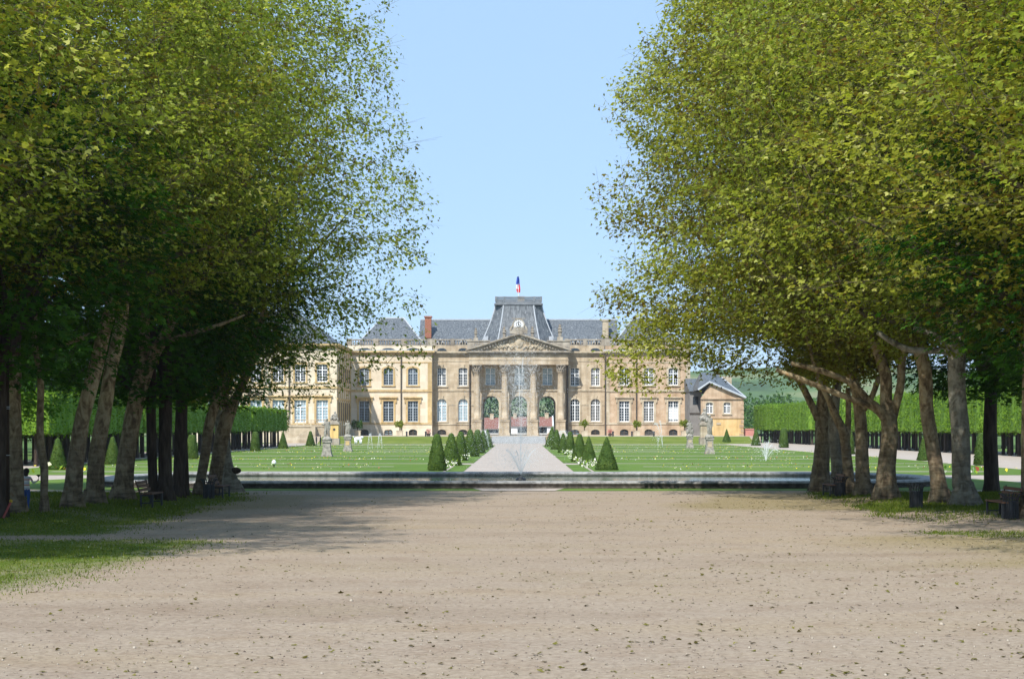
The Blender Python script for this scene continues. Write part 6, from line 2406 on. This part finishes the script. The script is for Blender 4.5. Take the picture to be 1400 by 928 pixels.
bin_(X(1252.5, 58.2), 58.2, 'dark slatted bin with flared rim standing alone between two right trunks')
bin_(X(1382, 51.2), 51.2, 'dark slatted bin with flared rim in front of the right bench', 0.93)
bin_(X(1148.5, 68.6), 68.6, 'dark slatted bin tucked beside the far right bench', 0.95)
bin_(X(285.5, 67.2), 67.2, 'dark slatted bin beside the bench at the Y-forked plane on the left', 0.95)

# lamp post at the left edge
lD = 51.6
lx = X(9, lD)
zl = float(ground_z(lx, lD))
lamp = thing('lamp_post', 'dark post with a boxy floodlight on top at the left edge', 'lamp post', (lx, lD, zl))
b = MB()
b.tube([(lx, lD, zl - 0.1), (lx, lD, Z(476, lD))], [0.1, 0.075], 12)
b.build('pole', M['post'], lamp, smooth=True)
b = MB()
z1 = Z(476, lD)
b.box(lx - 0.02, lx + 0.34, lD - 0.2, lD + 0.14, z1 - 0.02, z1 + 0.36)
b.box(lx - 0.05, lx + 0.37, lD - 0.24, lD + 0.16, z1 + 0.36, z1 + 0.40)
hd = b.build('lamp_head', M['dark_metal'], lamp)
b = MB()
b.box(lx + 0.10, lx + 0.24, lD - 0.225, lD - 0.202, z1 + 0.07, z1 + 0.30)
b.box(lx + 0.275, lx + 0.315, lD - 0.225, lD - 0.202, z1 + 0.07, z1 + 0.30)
b.build('lamp_glass', M['blind'], hd)
for yy in (556, 622, 558.5):
    b = MB()
    b.lathe([(0.104, -0.012), (0.108, 0.0), (0.104, 0.012)], lx, lD, 14)
    b.v = [(v[0], v[1], v[2] + Z(yy, lD)) for v in b.v]
    b.build('strap', M['lead'], lamp)
b = MB()
b.tube([(X(7, 51.2), 51.0, zl), (X(13.5, 51.2), 51.3, Z(686, 51.2))], 0.035, 8)
st = b.build('marker_stake', flat('faded_red_paint', (0.32, 0.07, 0.06), 0.7), origin=(X(7, 51.2), 51.0, zl))
tag(st, 'short red stake with yellow tip leaning against the left edge trunk', 'stake')
b = MB()
b.ball((X(13.5, 51.2), 51.3, Z(685, 51.2)), 0.055, 10, 8)
b.build('tip', flat('yellow_paint', (0.55, 0.35, 0.03), 0.6), st)

# ------------------------------------------------------------------ water jets
def jet_curve(p0, v0, t1, n=14):
    g_ = 9.81
    return [(p0[0] + v0[0] * t, p0[1] + v0[1] * t, p0[2] + v0[2] * t - 0.5 * g_ * t * t) for t in [t1 * i / (n - 1) for i in range(n)]]


def spray(name, jets, label, n_drop, cloud, seed, r0=0.035, dr=0.011, origin=(0, 0, 0)):
    t = thing(name, label, 'water jet', origin)
    b = MB()
    for (p0, v0, t1) in jets:
        c = jet_curve(p0, v0, t1)
        b.tube(c, [r0 * (0.55 + 0.5 * i / (len(c) - 1)) for i in range(len(c))], 5)
    b.build('jets', M['drops'], t, smooth=True)
    g = np.random.default_rng(seed)
    cs = []
    m = n_drop
    for (p0, v0, t1) in jets:
        k = int(m * 0.5 * t1 ** 2 / sum(q_[2] ** 2 for q_ in jets))
        tt = g.uniform(0.15, 1, k) ** 0.8 * t1
        p = np.array(p0) + np.array(v0) * tt[:, None]
        p[:, 2] -= 4.905 * tt ** 2
        p += g.normal(size=(k, 3)) * (0.04 + 0.22 * (tt / t1))[:, None] * cloud[3]
        cs.append(p)
    k = m - sum(len(c) for c in cs)
    cc = np.array(cloud[0])
    p = cc + g.normal(size=(k, 3)) * np.array(cloud[1]) + np.array(cloud[2])
    cs.append(p)
    P = np.concatenate(cs)
    P = P[P[:, 2] > 0.12]
    r = dr * g.uniform(0.5, 1.5, len(P))
    O = np.array([(1, 0, 0), (-1, 0, 0), (0, 1, 0), (0, -1, 0), (0, 0, 1.3), (0, 0, -1.3)])
    V = P[:, None, :] + r[:, None, None] * O[None]
    T = np.array([(0, 2, 4), (2, 1, 4), (1, 3, 4), (3, 0, 4), (2, 0, 5), (1, 2, 5), (3, 1, 5), (0, 3, 5)])
    Fq = (np.arange(len(P))[:, None, None] * 6 + T[None]).reshape(-1, 3)
    o = link('spray_mist', np_mesh('spray_mist', V.reshape(-1, 3) - np.array(origin), Fq, M['drops']), t)
    o['kind'] = 'stuff'
    return t


fo = (0.12, BY, 0.4)
jets = []
for k in range(9):
    a = 2 * math.pi * k / 9 + 0.2
    jets.append((fo, (1.9 * math.cos(a), 1.9 * math.sin(a), 5.2), 0.42))
for k in range(3):
    a = 2 * math.pi * k / 3
    jets.append((fo, (0.16 * math.cos(a) - 0.05, 0.16 * math.sin(a), 11.0 - 0.5 * k), 1.0))
spray('fountain_jet', jets, 'tall thin fountain plume rising from the middle of the basin', 15000, ((-0.7, BY, 3.7), (1.35, 1.0, 2.3), (0, 0, 0), 2.2), 3, 0.016, 0.0105, fo)
sp = depth(632.5)
s0 = (X(1047, sp), sp, 0.12)
spray('lawn_sprinkler', [(s0, (vx, vy, vz), t1) for vx, vy, vz, t1 in ((-0.35, 0, 5.2, 0.55), (0.15, 0, 5.4, 0.55), (0.9, 0.1, 5.0, 0.6), (1.7, 0, 4.3, 0.6), (0.5, 0.2, 5.6, 0.5), (-0.7, 0, 4.2, 0.45))],
      'fan of sprinkler water on the right lawn before the yew cones', 800, ((s0[0] - 0.1, sp, 0.9), (0.6, 0.4, 0.5), (0, 0, 0), 0.8), 5, 0.028, 0.016, s0)
for (x, yb, h_, lab) in ((506, 614.5, 1.9, 'left one of two small white jets on the left lawn by the bank'), (519.5, 614.5, 1.9, 'right one of two small white jets on the left lawn by the bank')):
    dd = depth(yb)
    q = (X(x, dd), dd, 0.05)
    vz = math.sqrt(2 * 9.81 * h_ * 1.0)
    spray('lawn_jet', [((q[0] - 0.3, dd, 0.05), (0.45, 0, vz), 0.62), ((q[0] + 0.3, dd, 0.05), (-0.45, 0, vz), 0.62)], lab, 160, ((q[0], dd, 1.2), (0.15, 0.15, 0.5), (0, 0, 0), 0.3), int(x), 0.032, 0.02, q)
dd = depth(612)
q = (X(906, dd), dd, 0.05)
spray('lawn_jet', [(q, (-1.2, 0, 8.0), 1.0), (q, (-0.5, 0, 8.4), 0.9), ((X(899.5, dd), dd, 0.05), (0.1, 0, 5.0), 0.6)], 'thin curved water jet on the right lawn by the bank', 500, ((q[0] - 0.7, dd, 1.8), (0.5, 0.3, 0.7), (0, 0, 0), 0.5), 9, 0.04, 0.022, q)
for (x, yb, sgn, lab) in ((759, 611, 1, 'slanting white spray between the yew cones right of the path'), (669, 612, -1, 'slanting white spray between the yew cones left of the path')):
    dd = depth(yb)
    q = (X(x, dd), dd, 0.05)
    spray('lawn_jet', [(q, (sgn * 1.6, -2, 6.6), 1.1), (q, (sgn * 2.4, -2, 5.8), 1.0), (q, (sgn * 0.9, -2, 6.4), 1.0)], lab, 900, ((q[0] + sgn * 0.9, dd - 1, 1.3), (0.6, 0.6, 0.6), (0, 0, 0), 0.8), int(x), 0.035, 0.022, q)

# ------------------------------------------------------------------ ground litter, pebbles, grass, flowers
g = np.random.default_rng(77)


def scatter_area(n, f, x0=-16, x1=16, y0=16, y1=76):
    xs, ys = [], []
    tot = 0
    while tot < n:
        # even in picture rows: density falls as 1/D^1.3
        u = g.uniform(0, 1, n * 3)
        p = 0.55
        y = (y0 ** -p + u * (y1 ** -p - y0 ** -p)) ** (-1 / p)
        x = g.uniform(x0, x1, n * 3)
        k = g.uniform(0, 1, n * 3) < f(x, y)
        xs.append(x[k])
        ys.append(y[k])
        tot += k.sum()
    return np.concatenate(xs)[:n], np.concatenate(ys)[:n]


def litter_w(x, y):
    w = 0.08 + 0.55 * sstep(-2, 8, x) + 0.3 * vnoise(x, y, 5, 31)
    return np.clip(w * (0.1 + 1.6 * vnoise(x, y, 1.9, 33) ** 2), 0, 1)


x, y = scatter_area(3200, litter_w)
c = np.stack([x, y, ground_z(x, y) + 0.012], -1)
V, Q, lv = leaves(c, 0.056, PLANE_T, 0.8, vary=0.6, g=g)
V[:, 2] = np.maximum(V[:, 2], 0.004 + ground_z(V[:, 0], V[:, 1]))
tag(link('fallen_leaves', np_mesh('fallen_leaves', V, Q, M['litter'], lv)), kind='stuff')
x, y = scatter_area(9000, lambda x, y: 0.12 + 0.85 * dirt_mask(x, y))
c = np.stack([x, y, ground_z(x, y) + 0.008], -1)
V, Q, lv = leaves(c, 0.036, QUAD_T, 0.75, vary=0.7, g=g)
V[:, 2] = np.maximum(V[:, 2], 0.004 + ground_z(V[:, 0], V[:, 1]))
tag(link('leaf_litter', np_mesh('leaf_litter', V, Q, M['litter'], np.clip(lv * 1.3, 0, 1))), kind='stuff')
# pebbles: small octahedra
x, y = scatter_area(15000, lambda x, y: 0.6 * np.ones_like(x))
P = np.stack([x, y, ground_z(x, y) + 0.004], -1)
r = 0.012 * g.lognormal(0, 0.4, len(P))
O = np.array([(1, 0, 0), (-0.9, 0.2, 0), (0, 1, 0), (0.1, -1, 0), (0, 0, 0.8), (0, 0, -0.5)])
V = P[:, None, :] + r[:, None, None] * O[None]
T = np.array([(0, 2, 4), (2, 1, 4), (1, 3, 4), (3, 0, 4), (2, 0, 5), (1, 2, 5), (3, 1, 5), (0, 3, 5)])
Fq = (np.arange(len(P))[:, None, None] * 6 + T[None]).reshape(-1, 3)
tag(link('pebbles', np_mesh('pebbles', V.reshape(-1, 3), Fq, M['pebble'], np.repeat(g.beta(1.6, 1.8, len(P)), 8))), kind='stuff')


def blades(x, y, z, h, w, gg):
    n = len(x)
    a = gg.uniform(0, 6.2832, n)
    ln = gg.normal(0, 0.35, (n, 2)) * h[:, None]
    p = np.stack([x, y, z], -1)
    d = np.stack([np.cos(a), np.sin(a), np.zeros(n)], -1) * w[:, None]
    tip = p + np.stack([ln[:, 0], ln[:, 1], h], -1)
    V = np.stack([p - d, p + d, tip], 1).reshape(-1, 3)
    return V, np.arange(n * 3).reshape(n, 3)


def grass_w(x, y):
    return np.clip(grass_mask(x, y) * 1.15 - 0.2, 0, 1) ** 1.3


xs, ys = [], []
for (xa, xb, n) in ((-24, -4, 66000), (8, 24, 45000)):
    x, y = scatter_area(n, grass_w, xa, xb, 24, 76)
    xs.append(x)
    ys.append(y)
x, y = np.concatenate(xs), np.concatenate(ys)
h = 0.042 * g.lognormal(0, 0.35, len(x)) * (1 + 0.8 * sstep(46, 56, y))
V, T = blades(x, y, ground_z(x, y) - 0.005, h, 0.006 + 0.00022 * y, g)
tag(link('grass', np_mesh('grass', V, T, M['grass_blade'], g.beta(2, 2, len(T)))), kind='stuff')
# daisies in the shaded grass
x, y = scatter_area(420, lambda x, y: np.clip(grass_mask(x, y) - 0.3, 0, 1), -20, -6, 28, 70)
c = np.stack([x, y, ground_z(x, y) + 0.06], -1)
V, Q, lv = leaves(c, 0.022, QUAD_T, 0.8, g=g)
tag(link('daisy_flowers', np_mesh('daisy_flowers', V, Q, M['flower'], np.full(len(Q), 0.7))), kind='stuff')


# bedding flowers in strips on the parterre lawns
def bed(name, x0, x1, y0, y1, n, seed, size=0.10, hgt=0.28, white=False):
    gg = np.random.default_rng(seed)
    x = gg.uniform(x0, x1, n)
    y = gg.uniform(y0, y1, n)
    k = vnoise(x, y, 1.6, seed) > 0.42
    x, y = x[k], y[k]
    n = len(x)
    c = np.stack([x, y, 0.05 + hgt * gg.uniform(0.3, 1, n)], -1)
    V, Q, lv = leaves(c, size, QUAD_T, 0.35, g=gg)
    t = gg.uniform(0, 1, n)
    lv = np.where(t < 0.62, gg.uniform(0, 0.08, n), np.where(t < 0.78, 0.3, np.where(t < 0.88, 0.52, np.where(t < 0.94, 0.76, 1.0))))
    if white:
        lv = np.where(t < 0.45, gg.uniform(0, 0.08, n), 0.72)
    return tag(link(name, np_mesh(name, V, Q, M['flower'], lv)), kind='stuff')


k = 0
for s in (-1, 1):
    for (y0, y1, xa, xb, n) in ((109.5, 112.5, 9, 31, 420), (117, 120.5, 10, 31, 520), (137, 141, 8, 31, 480), (145, 148.5, 9, 32, 560), (174, 180, 7, 32, 620), (184, 188, 7, 32, 560), (203, 210, 6, 32, 620), (222, 234, 6, 32, 800), (240, 250, 6, 32, 500)):
        xa_, xb_ = sorted((s * xa, s * xb))
        bed('flower_bed', xa_, xb_, y0, y1, int(n * 0.75), 400 + k)
        k += 1
    for (y0, y1) in ((113, 119), (125, 132), (142, 150), (168, 176)):
        xa_, xb_ = sorted((s * 4.3, s * 5.6))
        bed('white_flowers', xa_, xb_, y0, y1, 260, 450 + k, 0.15, 0.5, True)
        k += 1
    bed('iris_leaves', *sorted((s * 26, s * 37)), 100, 106, 60, 490 + k, 0.35, 0.5)

# ------------------------------------------------------------------ spring haze: one even body of air round everything
b = MB()
b.box(-1560, 1660, -260, 3310, -1.6, 92)
hm, hnt, hout = new_mat('haze_air')
hv = hnt.nodes.new('ShaderNodeVolumePrincipled')
hv.inputs['Color'].default_value = (0.86, 0.92, 1.0, 1)
hv.inputs['Density'].default_value = 0.00012
hv.inputs['Anisotropy'].default_value = 0.2
hnt.links.new(hv.outputs[0], hout.inputs['Volume'])
tag(b.build('haze', hm), kind='stuff')

# ------------------------------------------------------------------ light, sky, camera
SV = Vector((-0.26, -0.64, 0.72)).normalized()
sun = bpy.data.lights.new('sun', 'SUN')
sun.energy = 3.8
sun.angle = R(0.9)
sun.color = (1.0, 0.955, 0.88)
so = bpy.data.objects.new('sun', sun)
so.rotation_euler = (-SV).to_track_quat('-Z', 'Y').to_euler()
so.location = (0, 0, 60)
COL.objects.link(so)

w = bpy.data.worlds.new('World')
scene.world = w
w.use_nodes = True
nt = w.node_tree
nt.nodes.clear()
sky = nt.nodes.new('ShaderNodeTexSky')
sky.sky_type = 'NISHITA'
sky.sun_disc = False
sky.sun_elevation = math.asin(SV.z)
sky.sun_rotation = math.atan2(SV.x, SV.y)
sky.air_density = 0.75
sky.dust_density = 0.0
sky.ozone_density = 2.2
bg = nt.nodes.new('ShaderNodeBackground')
bg.inputs['Strength'].default_value = 0.15
wo = nt.nodes.new('ShaderNodeOutputWorld')
mxs = nt.nodes.new('ShaderNodeMix')      # one even sky blue painted in, mixed heavily over the computed sky
mxs.data_type = 'RGBA'
mxs.inputs['Factor'].default_value = 0.85
mxs.inputs['B'].default_value = (1.80, 2.7, 3.9, 1)
nt.links.new(sky.outputs[0], mxs.inputs['A'])
nt.links.new(mxs.outputs['Result'], bg.inputs[0])
nt.links.new(bg.outputs[0], wo.inputs[0])

cam = bpy.data.cameras.new('camera')
cam.sensor_width = 36
cam.lens = 36 * F / 1400
cam.shift_x = (700 - CX) / 1400
cam.shift_y = (HY - 464) / 1400
cam.clip_start = 0.5
cam.clip_end = 9000
co = bpy.data.objects.new('camera', cam)
co.location = (0, 0, H)
co.rotation_euler = (R(90), 0, 0)
COL.objects.link(co)
scene.camera = co

vs_ = scene.view_settings
vs_.view_transform = 'Standard'
vs_.look = 'None'
vs_.exposure = 0.78
vs_.gamma = 1.0
vs_.use_curve_mapping = False
for o in scene.objects:
    if '_w' in o:
        del o['_w']
scene.cycles.max_bounces = 8
scene.cycles.diffuse_bounces = 4
scene.cycles.transmission_bounces = 4
scene.cycles.transparent_max_bounces = 24
scene.cycles.use_denoising = True
